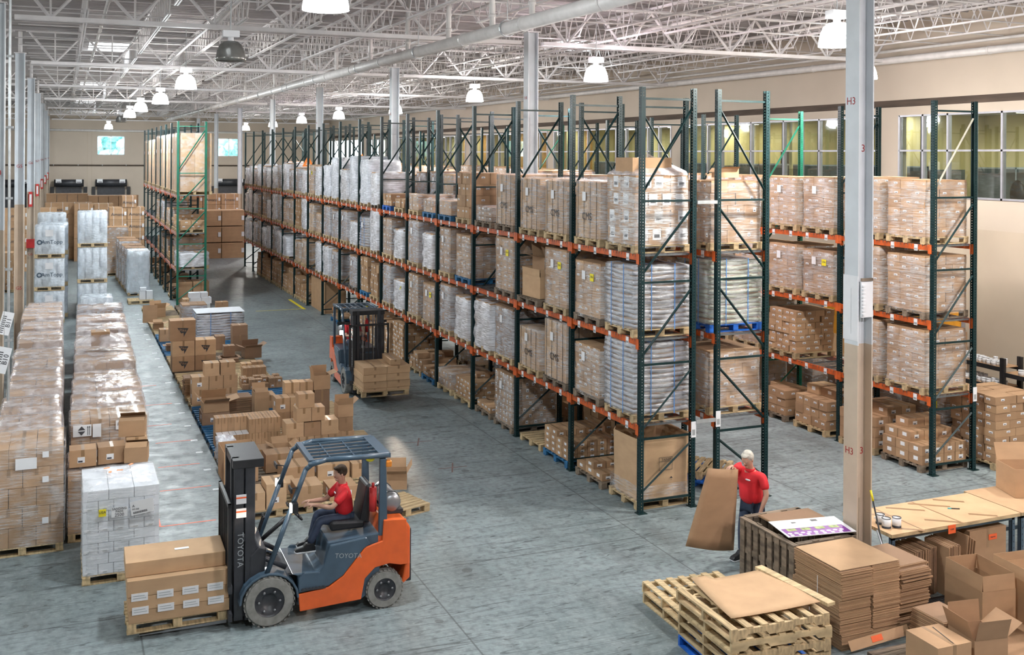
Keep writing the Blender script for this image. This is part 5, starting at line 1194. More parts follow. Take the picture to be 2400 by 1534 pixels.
# black shelving with jars
for u, (y0, y1) in enumerate(((17.55,19.6),(15.2,17.48))):
    sh = thing('storage_shelf', 'black metal shelving with white jars against the right wall, %s unit' % ('far','near')[u], 'shelf', (20.3,y0,0)); L = y1-y0
    for (x,y) in ((0,0),(.55,0),(0,L),(.55,L)): mb = MB(); mb.box((x-.03,y-.03,0),(x+.03,y+.03,1.50)); obj('post', mb.mesh('post', ['black']), sh)
    for z in ((.3,.82,1.28) if u == 0 else (.3,.74,1.18)):
        mb = MB(); mb.box((-.02,0,z-.10),(.0,L,z)); mb.box((.55,0,z-.1),(.57,L,z)); mb.box((0,.0,z-.02),(.55,L,z),1); obj('shelf_board', mb.mesh('shelf_board', ['black','kraft']), sh)
jm_ = []
for (r_, h_) in ((.055,.10),(.07,.12),(.05,.16)):
    mb = MB(); mb.lathe([(0,0),(r_,0),(r_,h_*.8),(r_*.95,h_*.82),(0,h_*.82)], 12); me1 = mb.mesh('jar_body', ['paper'], True)
    mb = MB(); mb.lathe([(0,h_*.8),(r_*1.04,h_*.8),(r_*1.04,h_),(0,h_)], 12); jm_.append((me1, mb.mesh('lid', ['white_card'], True)))
for u, (y0, y1, z) in enumerate(((17.6,19.5,1.282),(17.6,19.5,.822),(15.3,17.4,1.182),(15.3,17.4,.742))):
    n = 13 if u < 2 else 9
    for i in range(n):
        for j in range(2):
            if RND.random() < .12: continue
            q = RND.randrange(3); o = obj('jar', jm_[q][0], None, (20.38+j*.2+RND.uniform(-.02,.02), y0+.1+(y1-y0-.2)*i/n, z)); obj('lid', jm_[q][1], o)
            tag(o, 'white lidded jar, %s board of the %s black shelf, %s in the %s row' % (('upper','lower')[u % 2], ('far','near')[u//2], ORD[i], ('front','rear')[j]), 'jar', 'white jars on the black shelving')
carton('white carton standing on brown ones on the near black shelf', 20.35, 15.9, 1.55, .3,.35,.25,'wht'); carton('brown carton holding up the white one on the near black shelf', 20.37, 15.85, 1.185, .32,.42,.36,'')
for i in range(3): carton('brown carton on the bottom board of the far black shelf, %s' % ORD[i], 20.34, 17.7+i*.5, .302, .4,.4,.3,'lab', mt='kraft_dark')
for i in range(3): carton('tall leaning brown carton against the right wall behind the jars, %s up' % ORD[i], 21.3, 19.9, i*.55, .5,.5,.54,'')
carton('carton on the floor beyond the orange doors', 20.9, 24.0, 0, .5,.5,.9,'')
# blue pallet leaning behind the bulk box
pallet('blue pallet lying on the floor behind the two near rack ends', 11.35, 16.45, 0, 1.1, 1.0, 'wood_cobalt', .5)
pallet('pale pallet lying on the blue one behind the near rack ends', 11.35, 16.45, .145, 1.0, .9, 'wood', .75)

# ------------------------------------------------------------------ floor marks
def tape(label, x0, x1, y, wd=.035, m_='orange_paper', rz=0, L=None, name='floor_tape', cat='floor tape'):
    mb = MB(); mb.box((0,-wd/2,0),(x1-x0,wd/2,.0015)); return tag(obj(name, mb.mesh('tape', [m_]), None, (x0,y,.0005), (0,0,rz)), label, cat, 'tape lines on the floor')
for i, (x0,x1,y) in enumerate([(1.5,2.40,17.6),(1.65,2.56,19.45),(1.74,2.53,20.93),(1.83,2.6,22.7),(1.7,2.3,24.2),(1.7,2.5,26.2),(1.6,2.3,28.4)]): tape('orange tape line across the narrow left aisle, %s from the front' % ORD[i], x0, x1, y)
tape('short orange tape line along the narrow left aisle, near end', 1.5, 1.9, 17.6, rz=PI/2)
tape('yellow painted line along the floor beside the long rack', 8.9, 11.9, 40.3, .13, 'yellow', PI/2, name='painted_line', cat='floor line'); tape('yellow painted line across the aisle', 7.0, 8.95, 40.45, .06, 'yellow', 0, name='painted_line', cat='floor line')
M['floor_mark'] = mat('floor_mark', (.20,.12,.11), .7, var=.2)
for i, (x,y) in enumerate(((7.08,20.83),(7.13,18.88))): 
    for q, a in enumerate((-.05,1.2)): tape('faded cross mark on the aisle floor, %s one, %s stroke' % (('far','near')[i], ('cross','long')[q]), x-.3*math.cos(a), x+.6-.3*math.cos(a), y-.3*math.sin(a), .03, 'floor_mark', a)
mb = MB(); mb.box((-.07,-.05,0),(.07,.05,.002)); mb.box((-.05,-.02,.002),(.05,.02,.003),1); fm = mb.mesh('floor_label', ['paper','galv'])
for i in range(20): tag(obj('floor_label', fm, None, (2.62,19.2+i*1.15+(i%3)*.1,.0005)), 'white barcode label stuck on the floor of the left aisle, %s from the front' % ORD[i], 'label', 'white labels stuck on the floor')

# ------------------------------------------------------------------ packing area, bottom right
def pstack(label, x, y, rz, n, wds, w=1.15, d=1.0, z0=0):
    for i in range(n):
        a = RND.uniform(-.02,.02); pallet('%s, %s from the floor' % (label, ORD[i]), x+RND.uniform(-.02,.02), y+RND.uniform(-.02,.02), z0+i*.1435, w, d, wds[i], rz+a, 'stringer')
pstack('pallet in the near stack under the cardboard sheet', 7.86, 10.36, -.05+PI/2, 5, ['wood_cobalt','wood','wood','wood_new','wood'], 1.2, 1.38)
pstack('pallet in the low stack behind the cardboard sheet', 8.02, 11.66, -.05+PI/2, 2, ['wood_new','wood_new'], 1.1, 1.2)
ob_ = MB(); ob_.box((0,-.06,0),(1.25,.06,.04)); tag(obj('loose_plank', ob_.mesh('plank', ['wood_new']), None, (8.52,11.12,.725), (0,0,-1.47)), 'pale loose plank along the right edge of the near pallet stack', 'plank')
mb = MB(); nn = 10; vs = []
for i in range(nn+1):
    for j in range(nn+1):
        u, v = i/nn, j/nn; x = 7.28+(8.52-7.28)*u+.12*v*(1-u)*1.0+.02*v; y = 10.0+(11.05-10.0)*v-.12*u*(1-v)*.6
        vs.append((x, y, .735+.05*(u-.5)**2+(.05*v*v if u < .3 else 0)+.03*(1-v)*u))
fs = [(i*(nn+1)+j,(i+1)*(nn+1)+j,(i+1)*(nn+1)+j+1,i*(nn+1)+j+1) for i in range(nn) for j in range(nn)]
mb.add(vs, fs); o = obj('cardboard_sheet', mb.mesh('sheet', ['kraft_pale'], True), None); sm = o.modifiers.new('s','SOLIDIFY'); sm.thickness = .006
tag(o, 'large flat cardboard sheet lying on the near pallet stack', 'cardboard')
# crate made of old pallets standing on edge
cr = thing('wooden_crate', 'grey weathered bin made of upright pallets in front of the worker', 'crate', (9.28,11.25,0))
for nm_, a, (px, py) in (('side_panel',PI/2,(0,0)),('side_panel',PI/2,(1.0,0)),('front_panel',0,(.02,.02)),('back_panel',0,(.02,1.16))):
    mb = MB(); L = 1.2 if a else .98
    for q in (.0,.38,.76): mb.box((0,.02,q+.02),(L,.06,q+.10))
    nsl = 8
    for i in range(nsl): x = i*(L-.11)/(nsl-1); mb.box((x,-.002,0),(x+.10,.018,.86+.02*(i%3)))
    for i in range(nsl): x = i*(L-.11)/(nsl-1); mb.box((x,.062,0),(x+.10,.08,.86))
    mb.box((0,0,.865),(L,.08,.885),0); obj(nm_, mb.mesh('panel', ['wood_old','galv']), cr, (px,py,0), (0,0,a))
# printed purple display board on the crate
pbd = thing('printed_display_board', 'white and purple printed board lying on the weathered bin', 'printed board', (9.25,11.42,.93), -.15)
mb = MB(); mb.box((0,0,0),(1.05,.55,.008)); obj('board', mb.mesh('board', ['paper']), pbd, (0,0,0), (.04,0,0))
mb = MB(); mb.box((.03,.01,.009),(.98,.26,.010),0)
for i in range(4): mb.box((.10+i*.22,.17,.0102),(.24+i*.22,.25,.0112),1)
for i in range(9): mb.ball((.08+i*.1,.10,.011),.035,2,8,4,(1,.7,.05)); 
for i in range(6): mb.box((.3+.0+i*.012,.42,.009),(.306+i*.012,.46,.010),3)
for i in range(7): mb.box((.06+i*.125,.02,.0102),(.11+i*.125,.065,.0112),2)
mb.box((.62,.44,.009),(.72,.50,.010),3); obj('printing', mb.mesh('printing', ['purple','green_print','paper','charcoal']), pbd, (0,0,0), (.04,0,0))
# flattened carton sheets on the crate and big bundles
bundle_stack('pale flat cartons lying on the weathered bin behind the display board', 9.42,11.62,.90,.88,.72,.03,-.03,n=2,straps=0,mt='kraft_pale')
bundle_stack('tall bound stack of folded cartons, left column, in front of the bin', 9.0,10.12,.0,.50,.88,.985,.0,n=66,mt='kraft')
bundle_stack('tall bound stack of folded cartons, right column, in front of the bin', 9.515,10.12,.0,.44,.88,.985,.0,n=66,mt='kraft',straps=0)
mb = MB(); mb.box((0,0,0),(.95,.84,.007)); tag(obj('cardboard_sheet', mb.mesh('sheet', ['kraft_pale']), None, (9.01,10.14,.992)), 'top sheet bridging both columns of the tall bound stack', 'cardboard')
pallet('dark pallet under the tall bound stacks', 9.5, 10.45, -.0, 1.1, 1.1, 'wood_old', 0, 'stringer') if False else None
bundle_stack('uneven stack of folded cartons right of the tall bound stack', 10.02,10.2,0,.52,.68,.86,.03,n=44,mt='kraft_mid',jit=.022)
bundle_stack('low stack of folded cartons with torn shadowed top', 10.0,9.48,0,.46,.50,.47,.02,n=20,mt='kraft',jit=.016)
tg = thing('cardboard_strip', 'angled cardboard strip with a red-orange tag at the foot of the tall stack', 'cardboard', (9.05,9.98,.05))
mb = MB(); mb.box((0,0,0),(.95,.012,.12)); obj('strip', mb.mesh('strip', ['kraft']), tg, (0,0,0), (-.5,-.06,0)); mb = MB(); mb.box((.35,-.004,.03),(.52,0,.10)); obj('tag', mb.mesh('tag', ['orange_paper']), tg, (0,0,0), (-.5,-.06,0))
pallet('dark slatted pallet at the bottom edge below the tall stacks', 9.75, 9.42, 0, 1.3, .7, 'wood_old', 0, 'stringer')
carton('closed brown carton with black tape mark in the bottom right corner', 9.36,8.93,.145,.50,.50,.36,'tape',-.03)
mb = MB(); mb.box((0,0,0),(.012,.42,.002)); tag(obj('black_tape', mb.mesh('tape', ['strap']), None, (9.62,8.96,.5075), (0,0,-.25)), 'thin black tape line across the closed corner carton', 'tape')
open_carton('open carton with spread flaps beside the closed corner carton', 9.98,8.98,.0,.46,.46,.46,-.15,'kraft_mid', flaps=(15,5,20,55), fl=.26)
open_carton('large tall open carton standing right of the folded stacks', 11.08,9.85,0,.52,.70,.52,-.12,'kraft', flaps=(-4,-4,-4,-4), fl=.20)
open_carton('second tall open carton cut by the right edge', 11.75,9.65,0,.6,.7,.62,-.1,'kraft_pale', flaps=(-3,-3,-3,None), fl=.12)
carton('flat brown panel carton standing at the right edge', 11.35,9.28,0,.45,.06,.72,'',.15)
mb = MB(); mb.box((0,0,0),(1.5,.9,.006)); tag(obj('cardboard_sheet', mb.mesh('sheet', ['kraft_mid']), None, (10.7,9.0,.003), (0,0,.1)), 'cardboard sheet on the floor under the open cartons at the corner', 'cardboard')
mb = MB()
for i in range(16):
    for j in range(5): mb.cyl((.05+i*.055,.05+j*.055,0),(.05+i*.055,.05+j*.055,.012),.022,6)
mb.box((0,0,0),(.93,.33,.006)); tag(obj('rubber_mat', mb.mesh('mat', ['black']), None, (10.75,10.55,.001), (0,0,0)), 'black studded rubber mat on the floor by the open cartons', 'mat')
# work benches
def bench(label, x0, y0, x1, y1, h=.90):
    b_ = thing('work_bench', label, 'bench', (x0,y0,0)); w_, d_ = x1-x0, y1-y0
    mb = MB(); mb.box((0,0,h-.05),(w_,d_,h-.005),1); mb.box((0,0,h-.005),(w_,d_,h)); obj('tabletop', mb.mesh('tabletop', ['kraft_pale','wood']), b_)
    for (x,y) in ((.06,.06),(w_-.1,.06),(.06,d_-.1),(w_-.1,d_-.1)):
        mb = MB(); mb.box((x,y,0),(x+.06,y+.006,h-.05)); mb.box((x,y,0),(x+.006,y+.06,h-.05)); mb.box((x-.02,y-.02,0),(x+.08,y+.08,.01))
        for k in range(8): mb.cyl((x+.035,y-.002,.1+k*.09),(x+.035,y+.001,.1+k*.09),.009,6,1)
        obj('leg', mb.mesh('leg', ['fl_blue','black']), b_)
    mb = MB(); mb.box((.06,.06,h-.11),(w_-.06,.09,h-.05)); mb.box((.06,d_-.09,h-.11),(w_-.06,d_-.06,h-.05)); mb.box((.06,d_-.1,.2),(w_-.06,d_-.06,.26)); obj('rail', mb.mesh('rail', ['fl_blue']), b_)
    return b_
b1 = bench('long cardboard-topped work bench right of column H3', 10.72, 11.05, 13.18, 12.02)
b2 = bench('second work bench at the right edge holding an open carton', 13.2, 11.05, 15.6, 12.1)
mb = MB()
for (x,y,l,a) in ((.2,.85,.5,-.6),(.75,.9,.55,-.6),(1.2,.92,.6,-.6),(1.7,.92,.45,-.6),(.9,.3,.5,-.6),(.2,.22,.45,-.6),(1.7,.25,.4,-.6)):
    R_ = Matrix.Translation((x,y,.9)) @ Matrix.Rotation(a, 4, 'Z'); mb.box((0,-.03,0),(l,.03,.0012),0,R_)
mb.box((.55,.0,.9),(.575,.97,.9013),0); mb.box((1.3,.0,.9),(1.325,.97,.9013),0); obj('tape_strips', mb.mesh('tape_strips', ['tape']), b1)
for i, (x,y) in enumerate(((10.86,11.30),(11.02,11.27),(10.90,11.46))):
    t_ = thing('tin_can', 'white labelled open tin on the left end of the bench, %s' % ('front left','front right','rear')[i], 'tin', (x,y,.901), group='tins on the bench')
    mb = MB(); mb.lathe([(0,0),(.062,0),(.062,.135),(.056,.135),(.056,.12),(0,.12)], 18); obj('can_body', mb.mesh('can', ['paper'], True), t_)
    mb = MB(); mb.lathe([(.063,0),(.0635,.03),(.063,.03)], 18); mb.lathe([(.064,.132),(.064,.14),(.055,.14),(.055,.132)], 18); obj('rim', mb.mesh('rim', ['charcoal'], True), t_)
ph = thing('price_gun', 'white handheld labeller lying behind the tins on the bench', 'labeller', (10.98,11.58,.901), .4); mb = MB(); mb.box((0,0,0),(.16,.06,.03)); mb.box((.02,.01,.03),(.1,.05,.045),1); obj('body', mb.mesh('body', ['paper','charcoal']), ph)
mk = thing('marker_pen', 'black marker with teal cap lying on the bench', 'marker', (12.35,11.55,.908), -.5); mb = MB(); mb.cyl((0,0,0),(.12,0,0),.008); obj('barrel', mb.mesh('barrel', ['black'], True), mk); mb = MB(); mb.cyl((-.05,0,0),(.0,0,0),.009); obj('cap', mb.mesh('cap', ['tag_teal'], True), mk)
bro = thing('broom', 'black broom handle with yellow grip leaning on column H3', 'broom', (10.62,11.02,0)); mb = MB(); mb.cyl((.02,-.1,0.05),(-.03,.25,1.32),.012); obj('handle', mb.mesh('handle', ['black'], True), bro)
mb = MB(); mb.cyl((-.03,.25,1.32),(-.037,.29,1.46),.016); obj('grip', mb.mesh('grip', ['yellow'], True), bro); mb = MB(); mb.box((-.15,-.14,0),(.18,-.06,.08)); obj('brush_head', mb.mesh('brush_head', ['charcoal']), bro)
mb = MB(); mb.cyl((10.74,10.9,.05),(10.50,11.10,.98),.012); tag(obj('metal_rod', mb.mesh('rod', ['steel'], True), None), 'grey metal rod leaning on the foot of column H3', 'rod')
mb = MB(); mb.tube([(10.35,11.55,.78),(10.15,11.5,.74),(9.95,11.45,.70),(9.7,11.5,.6)], .008, 6); tag(obj('white_cable', mb.mesh('cable', ['paper'], True), None), 'white cable drooping left of column H3', 'cable')
# below the bench
for i, (x,w_,h_,y) in enumerate(((10.9,.16,.62,10.98),(11.08,.16,.64,10.98),(11.26,.22,.66,10.98),(11.52,.22,.72,10.80))):
    t_ = thing('folded_carton_bundle', 'upright bundle of folded cartons under the bench, %s from left' % ORD[i], 'flattened cartons', (x,y,0), group='bundles under the bench')
    mb = MB(); n = int(w_/.014)
    for k in range(n): mb.box((k*w_/n,RND.uniform(-.01,.01),0),((k+.75)*w_/n,.45,h_-RND.uniform(0,.03)), k % 2)
    obj('sheets', mb.mesh('sheets', ['kraft_mid','kraft_dark']), t_)
    if i == 3: mb = MB(); mb.box((-.006,-.018,h_*.55),(w_+.006,-.014,h_*.55+.012)); obj('strap', mb.mesh('strap', ['strap_white']), t_)
for i in range(4):
    mb = MB(); mb.box((0,0,0),(.012,.62,.74-.03*i)); tag(obj('cardboard_sheet', mb.mesh('sheet', ['kraft_mid']), None, (11.95+i*.05,10.95,0.01), (0,.12,0)), 'cardboard sheet leaning under the bench middle, %s from left' % ORD[i], 'cardboard', 'sheets leaning under the bench')
carton('large brown box with orange tag under the right part of the bench', 12.25,11.12,0,.72,.6,.72,'',0,mt='kraft_mid')
mb = MB(); mb.box((0,-.004,0),(.16,0,.08)); tl = obj('orange_tag', mb.mesh('tag', ['orange_paper']), None, (12.62,11.117,.55)); tag(tl, 'orange tag on the large box under the bench', 'tag'); text('lettering', 'Shipcase', .03, 'print', tl, (.08,-.006,.04), RF)
mb = MB(); mb.box((0,-.004,0),(.14,0,.12)); tl = obj('orange_tag', mb.mesh('tag', ['orange_paper']), None, (11.75,11.04,.78)); tag(tl, 'orange tag hanging from the bench front rail', 'tag'); text('lettering', 'CASE', .03, 'print', tl, (.07,-.006,.06), RF)
open_carton('open carton standing on the second bench at the right edge', 13.66,11.55,.905,.6,.55,.44,-.35,'kraft', flaps=(None,20,None,None))
# scraps on the floor
pallet('broken pallet end with marked board behind the near forklift', 5.35, 16.95, 0, .9, .8, 'wood', .3)
# ------------------------------------------------------------------ people
def skin_obj(name, V, Ed, m_, parent=None, root=None, sub=2, loc=(0,0,0), rot=(0,0,0)):
    keys = list(V); ix = {k: i for i, k in enumerate(keys)}
    me = bpy.data.meshes.new(name); me.from_pydata([V[k][0] for k in keys], [(ix[a], ix[b_]) for a, b_ in Ed], [])
    o = bpy.data.objects.new(name, me); COL.objects.link(o); o.location = loc; o.rotation_euler = rot
    if parent is not None: o.parent = parent
    sk = o.modifiers.new('skin', 'SKIN'); sk.use_smooth_shade = True
    if not me.skin_vertices: 
        bpy.context.view_layer.objects.active = o
    lay = me.skin_vertices[0].data
    for k in keys:
        r = V[k][1]; lay[ix[k]].radius = (r, r) if isinstance(r, (int, float)) else r
        lay[ix[k]].use_root = (k == root)
    ss = o.modifiers.new('sub', 'SUBSURF'); ss.levels = sub; ss.render_levels = sub
    me.materials.append(M[m_]); return o
def chain(V, Ed, names, pts, rads):
    for n, p, r in zip(names, pts, rads): V[n] = (p, r)
    Ed += list(zip(names, names[1:]))
def person(label, loc, rz, J, hair, scale=1.0, hand=None, curl=.6, belly=.16, logo=True, mats=('skin','shirt','denim')):
    """J: joints in metres, figure faces +x, +y is its left side"""
    p = thing('person', label, 'person', loc, rz); p.scale = (scale,)*3
    V, E_ = {}, []
    v3 = lambda q: Vector(q)
    hip, chest, neck, head = map(v3, (J['hip'], J['chest'], J['neck'], J['head']))
    chain(V, E_, ['hip','waist','chest','neck0','neck','skull0','skull'], [hip, (hip+chest)/2, chest, chest.lerp(neck,.75), neck, head+Vector((.005,0,-.05)), head+Vector((-.005,0,.035))],
          [.10,.10,.12,.07,.055,.082,.092])
    for s, S_ in (('l',1),('r',-1)):
        sh, el, wr = v3(J['sh_'+s]), v3(J['el_'+s]), v3(J['wr_'+s])
        V['sh'+s] = (sh, .052); V['ua'+s] = (sh.lerp(el,.5), .047); V['el'+s] = (el, .04); V['fa'+s] = (el.lerp(wr,.35), .041); V['wr'+s] = (wr, .026)
        E_ += [('chest','sh'+s),('sh'+s,'ua'+s),('ua'+s,'el'+s),('el'+s,'fa'+s),('fa'+s,'wr'+s)]
        # hand
        dr = v3(J['hd_'+s]).normalized(); pn = v3(J['pn_'+s]).normalized(); sd = dr.cross(pn).normalized()
        palm = wr+dr*.055; V['pa'+s] = (palm, (.038,.022)); E_.append(('wr'+s,'pa'+s))
        cu = J.get('curl_'+s, curl)
        for f_, (o_, L_) in enumerate(((.030,.070),(.011,.080),(-.009,.075),(-.028,.060))):
            b0 = palm+dr*.038+sd*o_; a = cu*.6; d1 = (dr*math.cos(a)+pn*math.sin(a)); a2 = cu*1.5; d2 = (dr*math.cos(a2)+pn*math.sin(a2))
            n0, n1, n2 = 'f%d0%s' % (f_,s), 'f%d1%s' % (f_,s), 'f%d2%s' % (f_,s)
            V[n0] = (b0, .0105); V[n1] = (b0+d1*L_*.5, .0095); V[n2] = (b0+d1*L_*.5+d2*L_*.45, .008)
            E_ += [('pa'+s,n0),(n0,n1),(n1,n2)]
        tb = palm+sd*.034-dr*.02; d1 = (dr*.6+sd*.7+pn*.35).normalized()
        V['t0'+s] = (tb, .012); V['t1'+s] = (tb+d1*.035, .011); V['t2'+s] = (tb+d1*.035+(dr*.8+pn*.5).normalized()*.03, .009)
        E_ += [('pa'+s,'t0'+s),('t0'+s,'t1'+s),('t1'+s,'t2'+s)]
        hj, kn, an, to = v3(J['hj_'+s]), v3(J['kn_'+s]), v3(J['an_'+s]), v3(J['to_'+s])
        chain(V, E_, ['hj'+s,'th'+s,'kn'+s,'cf'+s,'an'+s,'to'+s], [hj, hj.lerp(kn,.5), kn, kn.lerp(an,.35), an, to], [.085,.075,.055,.052,.036,.03]); E_.append(('hip','hj'+s))
    body = skin_obj('body', V, E_, mats[0], p, 'hip')
    # face
    f_ = v3(J.get('face', (1,0,0))).normalized(); up = v3((0,0,1)); sd = up.cross(f_).normalized(); up = f_.cross(sd)
    c = head+Vector((0,0,.0))
    Rm = Matrix((( f_.x,sd.x,up.x,c.x),(f_.y,sd.y,up.y,c.y),(f_.z,sd.z,up.z,c.z),(0,0,0,1)))
    mb = MB(); mb.ball((0,0,.0),.098,0,16,12,(1.0,.80,1.16)); mb.ball((.095,0,-.022),.017,0,8,6,(1,.8,1.5)); mb.ball((.055,0,-.088),.038,0,10,6,(1,1,.7))
    for s in (1,-1): mb.ball((-.005,.080*s,-.01),.024,0,8,6,(.7,.35,1.2)); mb.ball((.08,.035*s,.018),.016,0,8,5,(.4,1.3,.5))
    mb.v = [tuple(Rm @ Vector(q)) for q in mb.v]; obj('face', mb.mesh('face', [mats[0]], True), p)
    mb = MB()
    for s in (1,-1): mb.ball((.084,.031*s,.0),.0095,0,8,6,(.6,1,.6)); mb.ball((.0885,.031*s,.0),.0055,1,6,4,(.5,1,.8))
    mb.v = [tuple(Rm @ Vector(q)) for q in mb.v]; obj('eye', mb.mesh('eye', ['paper','black'], True), p)
    mb = MB(); mb.ball((.092,0,-.055),.018,0,8,4,(.45,1.5,.3)); mb.v = [tuple(Rm @ Vector(q)) for q in mb.v]; obj('mouth', mb.mesh('mouth', ['stencil'], True), p)
    mb = MB(); mb.ball((-.022,0,.030),.102,0,16,10,(1.0,.88,1.02)); mb.ball((.03,0,.088),.06,0,12,6,(1.1,1.15,.45))
    for s in (1,-1): mb.ball((.0,.079*s,.035),.03,0,8,5,(1,.4,1.1))
    mb.v = [tuple(Rm @ Vector(q)) for q in mb.v]; obj('hair', mb.mesh('hair', [hair], True), p)
    # shirt
    V, E_ = {}, []
    chain(V, E_, ['a','b','c','d','e'], [hip+Vector((0,0,-.02)), hip.lerp(chest,.35)+Vector((.02,0,0)), hip.lerp(chest,.7)+Vector((.015,0,0)), chest, chest.lerp(neck,.72)], [(.172,.145),(belly+.03,belly),(.185,.15),(.175,.125),(.078,.072)])
    for s in 'lr':
        sh, el = v3(J['sh_'+s]), v3(J['el_'+s]); V['s'+s] = (sh, .078); V['m'+s] = (sh.lerp(el,.45), .072); V['e'+s] = (sh.lerp(el,.78), .068); E_ += [('d','s'+s),('s'+s,'m'+s),('m'+s,'e'+s)]
    sh_ = skin_obj('shirt', V, E_, mats[1], p, 'a')
    mb = MB(); mb.lathe([(.070,-.02),(.078,.0),(.072,.03),(.062,.028),(.060,-.02)], 16, 0, tuple(chest.lerp(neck,.80))); obj('collar', mb.mesh('collar', [mats[1]], True), p)
    if logo:
        q = chest+Vector((.155,.06,.02)); mb = MB(); mb.ball(tuple(q),.034,0,10,5,(.35,1.5,.4)); obj('chest_emblem', mb.mesh('emblem', ['paper'], True), p)
    V, E_ = {}, []
    V['h'] = (hip+Vector((0,0,-.05)), (.135,.115))
    for s in 'lr':
        hj, kn, an = v3(J['hj_'+s]), v3(J['kn_'+s]), v3(J['an_'+s]); V['j'+s] = (hj, .098); V['t'+s] = (hj.lerp(kn,.5), .092); V['k'+s] = (kn, .072); V['c'+s] = (kn.lerp(an,.5), .066); V['n'+s] = (an+Vector((0,0,.03)), .062)
        E_ += [('h','j'+s),('j'+s,'t'+s),('t'+s,'k'+s),('k'+s,'c'+s),('c'+s,'n'+s)]
    skin_obj('trousers', V, E_, mats[2], p, 'h')
    for s in 'lr':
        an, to = v3(J['an_'+s]), v3(J['to_'+s]); d = (to-an); d.z = 0; d = d.normalized() if d.length > .01 else Vector((1,0,0)); zb = min(an.z, to.z)-.035
        a = math.atan2(d.y, d.x); Rm = Matrix.Translation((an.x, an.y, an.z-.075)) @ Matrix.Rotation(a, 4, 'Z')
        mb = MB(); mb.prism([(-.09,0),(.20,0),(.235,.03),(.20,.065),(.10,.085),(.05,.13),(-.06,.13),(-.09,.06)], -.045, .045, 0, 'y', Rm); mb.prism([(-.095,-.018),(.205,-.018),(.24,.012),(.20,.012),(-.095,.012)], -.05, .05, 1, 'y', Rm)
        obj('shoe', mb.mesh('shoe', ['black','paper']), p, bevel=.012)
    return p
DRIVE = dict(hip=(0,0,.10), chest=(.03,0,.46), neck=(.05,0,.60), head=(.09,0,.76), face=(1,.1,-.12),
  sh_l=(.04,.19,.52), sh_r=(.04,-.19,.52), el_l=(.27,.24,.31), el_r=(.28,-.23,.29), wr_l=(.54,.14,.35), wr_r=(.54,-.12,.33), hd_l=(1,-.25,.1), hd_r=(1,.2,.1), pn_l=(0,-.3,-1), pn_r=(0,.3,-1), curl=1.1,
  hj_l=(.02,.10,.06), hj_r=(.02,-.10,.06), kn_l=(.44,.14,.10), kn_r=(.42,-.15,.12), an_l=(.60,.13,-.28), an_r=(.52,-.14,-.30), to_l=(.75,.13,-.33), to_r=(.67,-.14,-.35))

# ------------------------------------------------------------------ forklifts (front = +x, left = +y, origin under the front axle)
def wheel(name, r, w_, parent, loc):
    mb = MB(); mb.lathe([(r*.60,-w_/2),(r*.93,-w_/2),(r,-w_/2+.03),(r,w_/2-.03),(r*.93,w_/2),(r*.60,w_/2)], 40, 0, axis='y')
    for k in range(28):
        a = 2*PI*k/28; Rm = Matrix.Rotation(a, 4, 'Y')
        for s in (-1,1): mb.box((r-.005,s*w_/2-.05 if s > 0 else -w_/2,-.014),(r+.008,w_/2 if s > 0 else -w_/2+.05,.014),0,Rm)
    o = obj(name, mb.mesh('tyre', ['rubber'], False), parent, loc)
    mb = MB(); mb.lathe([(r*.60,-w_/2+.01),(r*.60,w_/2-.01)], 28, 0, axis='y'); mb.lathe([(0,-w_*.28),(r*.3,-w_*.28),(r*.34,-w_*.42),(r*.52,-w_*.38),(r*.60,-w_*.47)], 28, 0, axis='y'); mb.lathe([(0,w_*.28),(r*.3,w_*.28),(r*.34,w_*.42),(r*.52,w_*.38),(r*.60,w_*.47)], 28, 0, axis='y')
    for k in range(6): a = k*PI/3; 
    for k in range(6):
        a = k*PI/3
        for s in (-1,1): mb.cyl((r*.42*math.cos(a),s*w_*.38,r*.42*math.sin(a)),(r*.42*math.cos(a),s*w_*.46,r*.42*math.sin(a)),.018,6,1)
    obj('rim', mb.mesh('rim', ['charcoal','steel'], True), o); return o
